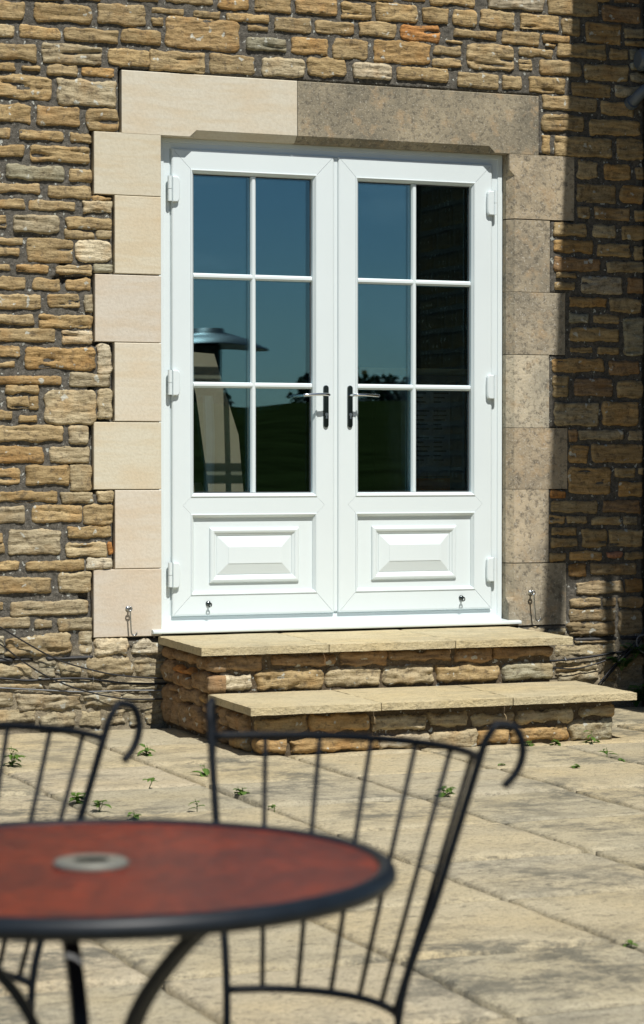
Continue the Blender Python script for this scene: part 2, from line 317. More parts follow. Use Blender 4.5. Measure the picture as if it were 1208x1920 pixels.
# ------------------------------------------------------------------ data: stones of the wall as (x0, z0, x1, z1, tone)
WALL_STONES=[(-1.567,2.944,-1.412,3.022,'n'),(-1.377,2.95,-1.121,3.029,'n'),(-1.103,2.956,-0.889,3.041,'n'),(-1.551,2.873,-1.455,2.924,'p'),(-1.433,2.877,-1.264,2.926,'n'),(-1.244,2.875,-1.008,2.933,'n'),(-0.997,2.882,-0.821,2.944,'n'),(-1.568,2.78,-1.365,2.845,'n'),(-1.341,2.779,-1.082,2.859,'p'),(-1.059,2.785,-0.871,2.859,'n'),(-1.551,2.734,-1.452,2.767,'n'),(-1.425,2.742,-1.345,2.761,'n'),(-1.318,2.727,-1.189,2.77,'n'),(-1.173,2.733,-1.029,2.769,'o'),(-1.585,2.62,-1.296,2.718,'n'),(-1.275,2.609,-1.017,2.717,'p'),(-1.563,2.523,-1.384,2.599,'n'),(-1.364,2.52,-1.176,2.599,'o'),(-1.15,2.507,-1.009,2.599,'n'),(-1.561,3.039,-1.246,3.054,'n'),(-1.223,3.052,-1.086,3.072,'n'),(-0.97,3.061,-0.833,3.09,'n'),(-1.541,2.455,-1.476,2.498,'n'),(-1.438,2.456,-1.249,2.494,'n'),(-1.22,2.449,-1.128,2.496,'n'),(-1.559,2.382,-1.413,2.427,'n'),(-1.393,2.368,-1.136,2.436,'n'),(-1.497,2.291,-1.243,2.348,'g'),(-1.223,2.29,-1.128,2.343,'n'),(-1.559,2.288,-1.517,2.327,'n'),(-1.56,2.234,-1.348,2.272,'n'),(-1.317,2.22,-1.13,2.271,'n'),(-1.56,2.165,-1.414,2.207,'n'),(-1.394,2.168,-1.195,2.206,'n'),(-1.168,2.163,-1.035,2.211,'p'),(-1.125,2.214,-1.041,2.234,'o'),(-1.56,2.083,-1.491,2.14,'n'),(-1.467,2.071,-1.265,2.144,'p'),(-1.24,2.093,-1.036,2.143,'n'),(-1.244,2.053,-1.12,2.087,'n'),(-1.107,2.057,-1.037,2.095,'p'),(-1.56,2.019,-1.423,2.047,'n'),(-1.56,1.97,-1.439,2.005,'n'),(-1.406,1.95,-1.208,2.049,'n'),(-1.203,1.956,-1.041,2.051,'P'),(-1.561,1.911,-1.473,1.937,'n'),(-1.451,1.906,-1.313,1.939,'o'),(-1.279,1.902,-1.128,1.94,'n'),(-1.121,1.913,-1.035,1.948,'g'),(-1.561,1.833,-1.41,1.882,'n'),(-1.382,1.833,-1.261,1.885,'n'),(-1.239,1.835,-1.128,1.886,'o'),(-1.561,1.753,-1.343,1.814,'n'),(-1.318,1.762,-1.181,1.818,'n'),(-1.158,1.743,-1.126,1.823,'p'),(-1.561,1.689,-1.377,1.731,'n'),(-1.359,1.674,-1.126,1.736,'n'),(-1.561,1.618,-1.286,1.673,'n'),(-1.257,1.613,-1.126,1.666,'w'),(-1.562,1.551,-1.437,1.603,'o'),(-1.562,1.511,-1.454,1.531,'n'),(-1.417,1.506,-1.112,1.598,'o'),(-1.105,1.491,-1.042,1.618,'P'),(-1.562,1.442,-1.264,1.477,'o'),(-1.225,1.434,-1.048,1.492,'p'),(-1.104,1.297,-1.041,1.429,'p'),(-1.502,1.405,-1.357,1.438,'n'),(-1.493,1.339,-1.398,1.391,'n'),(-1.394,1.339,-1.356,1.39,'n'),(-1.333,1.276,-1.106,1.418,'p'),(-1.562,1.294,-1.471,1.334,'n'),(-1.445,1.282,-1.361,1.314,'n'),(-1.563,1.205,-1.251,1.271,'n'),(-1.23,1.193,-1.138,1.273,'p'),(-1.563,1.117,-1.337,1.184,'o'),(-1.31,1.115,-1.136,1.186,'p'),(-1.563,1.03,-1.437,1.093,'n'),(-1.415,1.024,-1.226,1.104,'n'),(-1.224,0.997,-1.131,1.106,'p'),(-1.564,0.952,-1.277,0.999,'n'),(-1.264,0.946,-1.121,0.995,'p'),(-1.107,0.948,-1.033,0.995,'p'),(-1.564,0.865,-1.418,0.935,'p'),(-1.389,0.867,-1.169,0.938,'n'),(-1.165,0.854,-1.036,0.939,'n'),(-1.564,0.784,-1.51,0.83,'n'),(-1.488,0.734,-1.264,0.84,'p'),(-1.238,0.801,-1.042,0.848,'n'),(-1.564,0.74,-1.504,0.78,'n'),(-1.239,0.719,-1.066,0.782,'p'),(-1.062,0.729,-1.039,0.785,'O'),(-1.561,0.666,-1.444,0.711,'n'),(-1.413,0.665,-1.159,0.708,'n'),(-1.154,0.668,-1.038,0.714,'P'),(-1.561,0.572,-1.306,0.643,'n'),(-1.275,0.572,-1.13,0.656,'p'),(-1.562,0.506,-1.509,0.542,'n'),(-1.481,0.481,-1.146,0.539,'p'),(-1.562,0.429,-1.401,0.475,'p'),(-1.376,0.426,-1.301,0.462,'q'),(-1.276,0.413,-1.129,0.465,'q'),(-1.562,0.322,-1.507,0.4,'q'),(-1.5,0.308,-1.219,0.399,'p'),(-1.185,0.314,-1.13,0.409,'q'),(-1.125,0.301,-0.962,0.37,'P'),(-0.955,0.299,-0.81,0.364,'P'),(-1.562,0.22,-1.38,0.281,'q'),(-1.373,0.218,-1.283,0.291,'q'),(-1.276,0.221,-1.169,0.27,'q'),(-1.156,0.221,-0.952,0.295,'p'),(-0.946,0.209,-0.797,0.293,'q'),(-1.563,0.174,-1.339,0.204,'q'),(-1.327,0.162,-1.087,0.199,'q'),(-1.074,0.15,-0.836,0.193,'q'),(-1.563,0.104,-1.467,0.164,'q'),(-1.458,0.078,-1.176,0.157,'p'),(-1.169,0.087,-1.004,0.149,'q'),(-0.991,0.099,-0.81,0.145,'q'),(-1.563,0.029,-1.371,0.09,'q'),(-1.358,0.003,-1.201,0.067,'q'),(-1.189,0.003,-1.087,0.083,'q'),(-1.074,0.005,-0.985,0.079,'q'),(-0.978,0.001,-0.907,0.088,'q'),(-0.904,-0.002,-0.81,0.085,'q'),(-1.55,0.284,-1.473,0.31,'k'),(-1.468,0.292,-1.386,0.305,'k'),(-1.33,0.288,-1.125,0.308,'k'),(-0.802,3.067,-0.587,3.105,'n'),(-0.565,3.056,-0.423,3.119,'o'),(-0.402,3.053,-0.232,3.132,'n'),(-0.212,3.058,-0.015,3.146,'o'),(-0.861,3.015,-0.716,3.042,'n'),(-0.675,3.012,-0.557,3.04,'n'),(-0.529,3.006,-0.337,3.041,'n'),(-0.429,2.971,-0.337,2.994,'n'),(-0.861,2.963,-0.811,3,'n'),(-0.802,2.876,-0.469,3.008,'o'),(-0.308,2.976,-0.139,3.039,'n'),(-0.436,2.888,-0.256,2.942,'g'),(-0.232,2.886,-0.058,2.955,'o'),(-0.87,2.773,-0.626,2.861,'n'),(-0.606,2.78,-0.399,2.862,'n'),(-0.369,2.782,-0.167,2.862,'p'),(0.003,3.053,0.149,3.122,'n'),(0.166,3.056,0.367,3.133,'n'),(0.39,3.064,0.516,3.131,'n'),(0.535,3.062,0.655,3.128,'n'),(0.422,3.145,0.645,3.193,'n'),(0.285,3.151,0.406,3.179,'n'),(0.008,3.138,0.253,3.164,'n'),(-0.119,2.979,0.064,3.038,'n'),(0.086,2.983,0.263,3.045,'n'),(0.285,2.978,0.474,3.048,'O'),(-0.037,2.878,0.128,2.962,'n'),(0.159,2.873,0.427,2.972,'o'),(0.444,2.925,0.579,2.966,'n'),(0.439,2.869,0.579,2.91,'n'),(-0.159,2.794,0.027,2.872,'n'),(0.055,2.795,0.242,2.865,'w'),(0.269,2.801,0.513,2.862,'n'),(0.506,2.977,0.584,2.991,'n'),(0.708,3.147,0.989,3.212,'w'),(1.009,3.143,1.265,3.226,'n'),(0.672,3.063,0.843,3.134,'n'),(0.87,3.065,1.063,3.134,'n'),(1.08,3.052,1.176,3.129,'n'),(0.543,3.007,0.755,3.044,'n'),(0.782,2.993,0.966,3.052,'n'),(0.982,3.011,1.118,3.048,'o'),(1.204,3.024,1.382,3.118,'o'),(1.286,3.128,1.481,3.201,'d'),(1.346,3.221,1.481,3.252,'d'),(1.149,3.215,1.322,3.24,'n'),(0.608,2.871,0.836,2.984,'n'),(0.859,2.943,1.034,2.979,'n'),(1.059,2.952,1.303,3.017,'n'),(1.322,2.956,1.424,3.006,'n'),(0.993,2.99,1.049,3.007,'n'),(0.864,2.88,0.932,2.927,'n'),(0.967,2.868,1.181,2.934,'n'),(1.196,2.858,1.424,2.931,'n'),(0.559,2.789,0.762,2.852,'n'),(0.78,2.789,0.88,2.852,'n'),(0.913,2.785,1.095,2.854,'n'),(1.13,2.779,1.332,2.843,'n'),(1.355,2.787,1.49,2.841,'p'),(0.982,2.71,1.26,2.775,'n'),(1.283,2.704,1.45,2.767,'n'),(0.979,2.619,1.193,2.689,'n'),(1.221,2.612,1.483,2.682,'n'),(0.983,2.511,1.021,2.598,'n'),(1.045,2.506,1.335,2.597,'n'),(1.363,2.504,1.523,2.599,'n'),(1.398,3.059,1.504,3.101,'p'),(1.406,3.021,1.504,3.047,'n'),(1.434,2.857,1.504,2.902,'p'),(1.43,2.911,1.504,2.955,'g'),(1.43,2.962,1.504,3.012,'g'),(1.163,2.411,1.266,2.486,'n'),(1.297,2.405,1.435,2.482,'o'),(1.462,2.417,1.516,2.475,'n'),(1.16,2.3,1.361,2.386,'n'),(1.382,2.306,1.516,2.388,'o'),(1.163,2.227,1.226,2.281,'n'),(1.251,2.224,1.428,2.282,'W'),(1.457,2.223,1.517,2.278,'n'),(1.039,2.147,1.21,2.205,'n'),(1.238,2.145,1.359,2.204,'p'),(1.391,2.138,1.517,2.201,'n'),(1.037,2.069,1.241,2.127,'o'),(1.264,2.057,1.43,2.117,'n'),(1.452,2.046,1.517,2.111,'n'),(1.04,1.986,1.28,2.048,'d'),(1.314,1.989,1.517,2.037,'p'),(1.054,1.955,1.157,1.978,'n'),(1.047,1.901,1.154,1.936,'n'),(1.18,1.889,1.392,1.964,'w'),(1.419,1.892,1.517,1.967,'d'),(1.119,1.826,1.308,1.868,'o'),(1.328,1.804,1.491,1.871,'n'),(1.124,1.751,1.217,1.797,'g'),(1.243,1.752,1.38,1.791,'n'),(1.403,1.609,1.518,1.786,'g'),(1.127,1.671,1.374,1.731,'n'),(1.125,1.617,1.244,1.642,'n'),(1.268,1.613,1.377,1.647,'n'),(1.034,1.53,1.299,1.592,'o'),(1.325,1.52,1.485,1.581,'d'),(1.036,1.414,1.116,1.507,'n'),(1.148,1.419,1.343,1.501,'d'),(1.368,1.413,1.519,1.495,'n'),(1.043,1.285,1.271,1.393,'p'),(1.291,1.288,1.476,1.398,'o'),(1.502,1.291,1.524,1.384,'n'),(1.118,1.21,1.162,1.272,'d'),(1.17,1.221,1.402,1.268,'p'),(1.428,1.221,1.524,1.268,'p'),(1.12,1.116,1.219,1.197,'o'),(1.238,1.116,1.505,1.202,'o'),(1.119,0.971,1.336,1.095,'o'),(1.357,1.048,1.462,1.095,'n'),(1.376,0.964,1.52,1.031,'o'),(1.023,0.958,1.105,0.993,'O'),(1.481,1.063,1.52,1.09,'n'),(1.025,0.889,1.267,0.945,'n'),(1.296,0.887,1.486,0.944,'d'),(1.498,0.848,1.525,0.941,'n'),(1.019,0.84,1.103,0.881,'o'),(1.112,0.841,1.211,0.874,'n'),(1.239,0.831,1.391,0.869,'n'),(1.403,0.832,1.477,0.87,'p'),(1.03,0.791,1.161,0.823,'n'),(1.028,0.733,1.166,0.777,'n'),(1.187,0.731,1.315,0.813,'n'),(1.327,0.731,1.52,0.811,'n'),(1.026,0.667,1.103,0.71,'n'),(1.122,0.671,1.291,0.713,'o'),(1.317,0.681,1.394,0.711,'R'),(1.41,0.673,1.521,0.705,'n'),(1.117,0.596,1.211,0.659,'o'),(1.235,0.605,1.47,0.656,'p'),(1.159,0.518,1.399,0.575,'p'),(1.413,0.525,1.521,0.582,'o'),(1.122,0.457,1.287,0.495,'q'),(1.297,0.458,1.363,0.496,'q'),(1.377,0.451,1.521,0.502,'p'),(1.122,0.394,1.363,0.449,'q'),(1.122,0.327,1.354,0.389,'q'),(1.378,0.33,1.522,0.44,'p'),(1.146,0.297,1.364,0.323,'k'),(1.387,0.302,1.522,0.321,'k'),(1.01,0.336,1.11,0.364,'q'),(0.913,0.339,1.001,0.37,'q'),(1.047,0.231,1.364,0.288,'q'),(1.146,0.289,1.364,0.308,'q'),(1.378,0.245,1.522,0.292,'q'),(1.048,0.17,1.269,0.22,'q'),(1.278,0.118,1.366,0.221,'q'),(1.052,0.119,1.269,0.166,'q'),(1.378,0.177,1.522,0.237,'q'),(1.378,0.101,1.522,0.169,'q'),(1.374,0.055,1.522,0.093,'q')]
UPPER_RISER=[(-0.824,0.278,-0.601,0.339,'d'),(-0.561,0.287,-0.28,0.334,'d'),(-0.824,0.199,-0.643,0.268,'P'),(-0.631,0.194,-0.337,0.28,'n'),(-0.267,0.282,-0.053,0.338,'d'),(-0.044,0.295,0.24,0.339,'d'),(0.25,0.287,0.422,0.336,'d'),(-0.323,0.197,-0.083,0.275,'p'),(-0.076,0.197,0.158,0.276,'p'),(0.167,0.199,0.462,0.273,'n'),(0.435,0.294,0.704,0.343,'d'),(0.468,0.199,0.712,0.272,'g')]
LOWER_RISER=[(-0.805,0.079,-0.612,0.147,'n'),(-0.817,0.006,-0.69,0.064,'o'),(-0.608,0.079,-0.353,0.145,'o'),(-0.349,0.074,-0.111,0.135,'p'),(-0.101,0.077,0.068,0.135,'p'),(-0.686,0.001,-0.307,0.058,'o'),(-0.319,0.004,-0.091,0.062,'w'),(-0.094,-0.01,0.107,0.067,'p'),(0.082,0.079,0.277,0.126,'p'),(0.283,0.079,0.537,0.134,'p'),(0.565,0.094,0.723,0.134,'p'),(0.109,0.003,0.25,0.066,'o'),(0.255,0.005,0.513,0.065,'o'),(0.52,-0.002,0.718,0.081,'g')]
SIDE_STONES=[(-0.475,0.294,-0.172,0.338,'d'),(-0.412,0.242,-0.181,0.271,'O'),(-0.403,0.189,-0.181,0.245,'d'),(-0.659,0.19,-0.421,0.268,'d'),(-0.492,0.129,-0.237,0.19,'d'),(-0.246,0.018,-0.152,0.149,'d'),(-0.536,0.015,-0.246,0.125,'d'),(-0.624,0.147,-0.501,0.178,'o'),(-0.659,0.276,-0.484,0.333,'d'),(-0.641,0.104,-0.536,0.141,'d'),(-0.727,0.034,-0.545,0.097,'d'),(-0.845,0.08,-0.761,0.147,'d'),(-1.056,0.071,-0.861,0.145,'d'),(-0.861,0.018,-0.744,0.068,'d'),(-1.056,0.008,-0.878,0.058,'o'),(-0.744,0.113,-0.633,0.15,'d')]
JAMB_LEFT=[(-1.119,2.241,2.506),(-1.029,1.911,2.243),(-1.116,1.623,1.909),(-1.031,1.289,1.624),(-1.122,1.002,1.289),(-1.03,0.667,1.002),(-1.124,0.379,0.668)]
JAMB_RIGHT=[(1.145,2.213,2.504),(1.021,1.885,2.211),(1.1,1.604,1.886),(1.019,1.274,1.604),(1.112,0.997,1.275),(1.018,0.665,0.998),(1.108,0.382,0.664)]
CABLES={'A':[(-1.669,-0.04,0.514),(-1.535,-0.04,0.438),(-1.309,-0.04,0.306),(-1.124,-0.04,0.244),(-0.985,-0.04,0.217),(-0.843,-0.04,0.204),(-0.76,-0.04,0.196)],'B':[(-1.669,-0.04,0.451),(-1.535,-0.04,0.368),(-1.423,-0.04,0.283),(-1.309,-0.04,0.215),(-1.171,-0.04,0.161),(-1.008,-0.04,0.124),(-0.843,-0.04,0.116),(-0.76,-0.04,0.117)],'C':[(-1.665,-0.018,0.238),(-1.53,-0.018,0.225),(-1.417,-0.018,0.212),(-1.326,-0.018,0.214),(-1.211,-0.018,0.214),(-1.13,-0.018,0.207),(-1.001,-0.018,0.187),(-0.841,-0.018,0.179),(-0.753,-0.018,0.178)],'D':[(-1.665,-0.018,0.196),(-1.53,-0.018,0.185),(-1.349,-0.018,0.17),(-1.188,-0.018,0.157),(-1.001,-0.018,0.155),(-0.836,-0.018,0.15),(-0.753,-0.018,0.144)],'E':[(0.939,-0.03,0.235),(1.006,-0.03,0.221),(1.087,-0.03,0.223),(1.224,-0.03,0.234),(1.334,-0.03,0.247),(1.403,-0.03,0.25),(1.514,-0.03,0.237)],'F':[(1.001,-0.04,0.19),(1.028,-0.04,0.189),(1.123,-0.04,0.182),(1.218,-0.04,0.196),(1.328,-0.04,0.226),(1.372,-0.04,0.237),(1.439,-0.04,0.292)],'G':[(1.246,-0.05,0.106),(1.323,-0.05,0.186),(1.405,-0.05,0.252),(1.452,-0.05,0.297),(1.48,-0.05,0.352)],'H':[(1.265,-0.035,0.101),(1.345,-0.035,0.184),(1.425,-0.035,0.25),(1.472,-0.035,0.303),(1.494,-0.035,0.356)],'I':[(1.48,-0.06,0.328),(1.452,-0.06,0.324),(1.439,-0.06,0.303),(1.444,-0.06,0.276),(1.464,-0.06,0.253),(1.486,-0.06,0.243)]}

TONE = dict(n=(.375,.285,.155), o=(.395,.272,.130), g=(.32,.305,.225), p=(.40,.338,.222), P=(.52,.46,.335), q=(.36,.315,.215), w=(.46,.40,.29), W=(.34,.248,.14),
            d=(.31,.215,.125), O=(.45,.225,.08), R=(.42,.215,.13), k=(.025,.026,.027))

def rock(w, h, proud, back, seed, cell=.009, rough=.006, rnd=.22, irr=.005, edge=.016, bed=(8, 26), crev=.010):
    """a rock-faced stone centred on the origin, front towards -Y"""
    nx = max(4, min(56, int(w/cell))); nz = max(4, min(30, int(h/cell)))
    r = min(w, h)*rnd; vs = []; fs = []; s = seed*7.31
    for j in range(nz+1):
        for i in range(nx+1):
            u = 2*i/nx-1; v = 2*j/nz-1; x = u*w/2; z = v*h/2
            e = min(w/2-abs(x), h/2-abs(z))
            dx = abs(x)-(w/2-r); dz = abs(z)-(h/2-r)
            if dx > 0 and dz > 0:
                f = max(dx, dz)/math.hypot(dx, dz)
                x = math.copysign(w/2-r+dx*f, x); z = math.copysign(h/2-r+dz*f, z)
            x += irr*1.6*N3(s, z*26, u*.7)*abs(u)**2 + irr*.5*N3(s+5, z*90, u)*abs(u)**3
            z += irr*1.6*N3(x*17, s+9, v*.7)*abs(v)**2 + irr*.6*N3(x*80, s+3, v)*abs(v)**3
            t = min(1, e/edge); t = t*(2-t)
            n1 = FR(x*bed[0]+s, s, z*bed[1], 4)
            n2 = N3(x*6+s*2, s, z*55)
            y = -proud*t - rough*n1*(.35+.65*t) + crev*max(0, n2-.34)*2.2*t
            y -= rough*.5*N3(x*4+s, s*3, z*5)*t*1.6 + rough*.45*N3(x*62, s, z*95)*(.3+.7*t)
            vs.append((x, y, z))
    W_ = nx+1
    for j in range(nz):
        for i in range(nx):
            a = j*W_+i; fs.append((a, a+1, a+W_+1, a+W_))
    rim = list(range(nx)) + [j*W_+nx for j in range(nz)] + [nz*W_+i for i in range(nx, 0, -1)] + [j*W_ for j in range(nz, 0, -1)]
    b0 = len(vs)
    for q in rim: x, y, z = vs[q]; vs.append((x*.985, back, z*.985))
    m = len(rim)
    for q in range(m): fs.append((rim[(q+1) % m], rim[q], b0+q, b0+(q+1) % m))
    return vs, fs

# ================================================================== THE SETTING
# meadow behind the photographer, seen in the panes
bmq = MB(); NX = 60
for j in range(NX+1):
    for i in range(NX+1):
        x = -300+600*i/NX; y = -420+440*j/NX
        bmq.v.append((x, y, -.12 + (4.3*(lambda q: q*q*(3-2*q))(min(1, max(0, (-y-20)/85)))) + .25*N3(x*.02, y*.02, 3)*min(1, max(0, (-y-16)/20))))
for j in range(NX):
    for i in range(NX): a = j*(NX+1)+i; bmq.f.append((a, a+1, a+NX+2, a+NX+1))
tag(bmq.build('meadow', M['grass'], smooth=True), kind='structure')

# terrace: a bed and the riven slabs laid on it
terrace = empty('terrace', (0, 0, 0), kind='structure')
MB().box(-9, 6, -14.2, .3, -.11, -.026).build('joint_bed', M['dirt'], terrace)
PX, PY = .5625, .590
def paver(w, d, seed, cell=.028):
    nx = max(3, int(w/cell)); ny = max(3, int(d/cell)); vs = []; fs = []; s = seed*3.7
    for j in range(ny+1):
        for i in range(nx+1):
            u = 2*i/nx-1; v = 2*j/ny-1; x = u*w/2; y = v*d/2
            x += .004*N3(s, y*14, u)*abs(u)**3; y += .004*N3(x*14, s, v)*abs(v)**3
            e = min(w/2-abs(u*w/2), d/2-abs(v*d/2))
            z = -.005*max(0, 1-e/.014) + .0036*FR(x*5+s, y*7, s, 5)
            vs.append((x, y, z))
    W_ = nx+1
    for j in range(ny):
        for i in range(nx): a = j*W_+i; fs.append((a, a+1, a+W_+1, a+W_))
    rim = list(range(nx)) + [j*W_+nx for j in range(ny)] + [ny*W_+i for i in range(nx, 0, -1)] + [j*W_ for j in range(ny, 0, -1)]
    b0 = len(vs)
    for q in rim: x, y, z = vs[q]; vs.append((x, y, -.035))
    m = len(rim)
    for q in range(m): fs.append((rim[(q+1) % m], rim[q], b0+q, b0+(q+1) % m))
    return vs, fs
XJ = [-.1375+PX*k for k in range(-14, 11)]; YJ = [-.07, -.665] + [-.665-PY*k for k in range(1, 23)]
rg = random.Random(4); far = MB(); npv = 0
for a in range(len(XJ)-1):
    for b in range(len(YJ)-1):
        x0, x1, y1, y0 = XJ[a], XJ[a+1], YJ[b], YJ[b+1]
        cx, cy = (x0+x1)/2, (y0+y1)/2
        if b == 0 and -1.0 < cx < .9: y1 = -.07
        g = rg.uniform(.007, .011); w, d = x1-x0-2*g, y1-y0-3.0*g
        rel = Vector((cx-cam.location.x, cy-cam.location.y)); fwd = rel.x*math.sin(R(21.75))+rel.y*math.cos(R(21.75)); sid = rel.x*math.cos(R(21.75))-rel.y*math.sin(R(21.75))
        inview = fwd > 3.6 and abs(sid) < fwd*.14+.65
        vs, fs = paver(w, d, a*31+b, .022 if inview else .2)
        tz = rg.uniform(-.003, .003); tx, ty = rg.uniform(-.004, .004), rg.uniform(-.004, .004)
        vs = [(x, y, z+x*tx+y*ty) for x, y, z in vs]
        if inview:
            mesh('paving_slab', vs, fs, M['paving'], terrace, (cx, cy, tz), True); npv += 1
        else:
            far.add([(x+cx, y+cy, z+tz) for x, y, z in vs], fs)
tag(far.build('paving_slab', M['paving'], terrace, smooth=True), kind='stuff')

# ------------------------------------------------------------------ the house wall with its doorway
OX0, OX1, OZ0, OZ1 = -.812, .815, .395, 2.502      # opening
wall = empty('house_wall', (0, 0, 0), label='old coursed rubble stone house wall around the white french doors, dark ash mortar joints', cat='wall')
core = MB()
core.box(-4.2, OX0-.04, .05, .5, -.1, 4.3); core.box(OX1+.04, 3.6, .05, .5, -.1, 4.3); core.box(OX0-.04, OX1+.04, .05, .5, OZ1+.03, 4.3); core.box(OX0-.04, OX1+.04, .05, .5, -.1, OZ0-.03)
core.build('wall_core', M['mortar'], wall)
# mortar face between the stones (grid with the doorway and dressed stones left out)
def in_dressed(x, z, g=0.0):
    if -.996-g < x < .961+g and 2.502-g < z < 2.768+g: return True
    if OX0-.05 < x < OX1+.05 and OZ0-.02 < z < OZ1+.02: return True
    for (xl, z0, z1) in JAMB_LEFT:
        if xl-g < x < OX0 and z0-g < z < z1+g: return True
    for (xr, z0, z1) in JAMB_RIGHT:
        if OX1 < x < xr+g and z0-g < z < z1+g: return True
    return False
HOLES = [(-1.155, .565, .035, .055), (-1.20, 1.885, .10, .014), (-1.25, 1.915, .012, .05), (-1.22, 1.10, .05, .010), (-1.135, 1.275, .022, .022), (-1.125, 1.44, .018, .03), (-1.06, 2.245, .03, .012)]
gx = np.arange(-1.70, 1.5001, .0085); gz = np.arange(-.03, 3.32, .0085); nxg, nzg = len(gx), len(gz)
gv = []; gf = []; keep = np.zeros((nzg, nxg), bool)
for j, z in enumerate(gz):
    for i, x in enumerate(gx):
        low = max(0, min(1, (.36-z)/.10))
        y = .0035 + .0030*N3(x*22, 7, z*22) + .003*N3(x*75, 3, z*75)
        y -= low*(.010 + .010*N3(x*9, 2, z*16))
        if in_dressed(x, z, .0012): y = .03
        if -1.18 < x < OX0 and z < 2.8 and in_dressed(x, z, .013) and not in_dressed(x, z, .002): y = .045
        for hx, hz, hw, hh in HOLES:
            q = ((x-hx)/hw)**2 + ((z-hz)/hh)**2
            if q < 1: y = max(y, .045)
        gv.append((x, y, z)); keep[j, i] = not in_dressed(x, z, -.012)
for j in range(nzg-1):
    for i in range(nxg-1):
        if keep[j, i] and keep[j, i+1] and keep[j+1, i] and keep[j+1, i+1]:
            a = j*nxg+i; gf.append((a, a+1, a+nxg+1, a+nxg))
mesh('mortar', gv, gf, M['mortar'], wall, smooth=True)

rs = random.Random(11); NST = 0
for k, (x0, z0, x1, z1, c) in enumerate(WALL_STONES):
    x1 = min(x1, 1.503); w, h = x1-x0, z1-z0
    if w < .015: continue
    cx, cz = (x0+x1)/2, (z0+z1)/2
    low = cz < .36; q = rs.uniform(.84, 1.12); t = TONE[c]; dr = rs.uniform(-.035, .03)
    col = tuple(max(.01, v*q*(1+d)) for v, d in zip(t, (dr, 0, -dr*2)))
    if x0 > 1.08 and cz < .64: col = tuple(v*f for v, f in zip(col, (.80, .74, .68)))   # darker, browner tone for the stones low in the corner
    if c == 'k':
        vs, fs = rock(w, h, .012, .03, k, rough=.003, irr=.004, edge=.02)
        mesh('slate', vs, fs, M['slate'], wall, (cx, -.004, cz), True); continue
    fresh = c in 'PO' and h < .3
    vs, fs = rock(w*1.0, h*1.0, rs.uniform(.0045, .0085) if not low else rs.uniform(.013, .022), .04, k,
                  cell=.0062, rough=rs.uniform(.0030, .0055) if not low else .008, rnd=rs.uniform(.08, .24) if not fresh else .30,
                  irr=rs.uniform(.004, .007) if not low else .012, edge=rs.uniform(.004, .007) if not low else .014,
                  bed=(rs.uniform(10, 20), rs.uniform(30, 60)), crev=rs.uniform(.008, .022))
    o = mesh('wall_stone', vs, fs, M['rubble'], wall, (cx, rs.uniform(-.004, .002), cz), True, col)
    o.rotation_euler = (0, rs.uniform(-.012, .012), 0); NST += 1
# stones of the same wall outside the traced area
og = MB(); ro = random.Random(5)
def courses(x0, x1, z0, z1):
    z = z0
    while z < z1:
        h = ro.uniform(.07, .14); x = x0+ro.uniform(-.1, 0)
        while x < x1:
            w = ro.uniform(.10, .28); a, b = max(x, x0), min(x+w, x1)
            if b-a > .04:
                vs, fs = rock(b-a-.020, h-.024, ro.uniform(.007, .012), .03, ro.random()*99, cell=.014, rough=.0045, rnd=ro.uniform(.08, .22), irr=.006, edge=.008, bed=(14, 40), crev=.014)
                og.add([(p[0]+(a+b)/2, p[1], p[2]+z+h/2) for p in vs], fs)
            x += w
        z += h
courses(-4.1, -1.585, 0, 4.2); courses(-1.58, 1.5, 3.262, 4.2)
x = -1.57
while x < 1.48:                                                 # closing stones between the two
    w = ro.uniform(.11, .22); b = min(x+w, 1.495); zt = max([s[3] for s in WALL_STONES if s[0] < b and s[2] > x and s[3] > 2.6] + [2.78])
    if 3.255-zt > .05:
        n_ = 1 if 3.255-zt < .13 else 2
        for q in range(n_):
            h = (3.255-zt-.008)/n_; vs, fs = rock(b-x-.02, h-.02, .010, .03, ro.random()*99, cell=.012, rough=.0045, rnd=.14, irr=.006, edge=.008, bed=(14, 40), crev=.014)
            og.add([(p[0]+(x+b)/2, p[1], p[2]+zt+.012+h*(q+.5)) for p in vs], fs)
    x = b
tag(og.build('wall_stone', M['rubble'], wall, smooth=True, color=TONE['n']), kind='stuff')
tag(MB().box(-4.2, -1.699, .001, .049, -.1, 4.3).box(-1.699, 1.5, .001, .049, 3.312, 4.3).build('outer_mortar', M['mortar'], wall), kind='stuff')

# dressed jamb stones and lintels
def dressed(name, poly_xz, y0, y1, mat, col, cham=.0025):
    """block with outline poly (counter-clockwise seen from the front), small arris"""
    n = len(poly_xz); cx = sum(p[0] for p in poly_xz)/n; cz = sum(p[1] for p in poly_xz)/n
    P = [(x-cx, z-cz) for x, z in poly_xz]
    def inset(p): r = math.hypot(*p); f = (r-cham*1.4)/r; return (p[0]*f, p[1]*f)
    vs = [(x, y1, z) for x, z in P] + [(x, y0+cham, z) for x, z in P] + [(*(lambda q: (q[0], y0, q[1]))(inset(p)),) for p in P]
    fs = [tuple(range(2*n, 3*n))]
    for k in range(n):
        m = (k+1) % n; fs += [(n+k, k, m, n+m), (2*n+k, n+k, n+m, 2*n+m)]
    o = mesh(name, vs, fs, mat, wall, (cx, 0, cz), False, col); return fix_normals(o)
NEWC = (.595,.555,.455); rj = random.Random(3)
for (xl, z0, z1) in JAMB_LEFT:
    q = rj.uniform(.95, 1.04); col = (NEWC[0]*q, NEWC[1]*q*rj.uniform(.98, 1.01), NEWC[2]*q*rj.uniform(.93, 1.02))
    o = dressed('jamb_stone', [(xl+.002, z0+.002), (-.823, z0+.002), (-.823, z1-.0015), (xl+.002, z1-.0015)], -.004+rj.uniform(-.002, .002), .12, M['new_ashlar'], col)
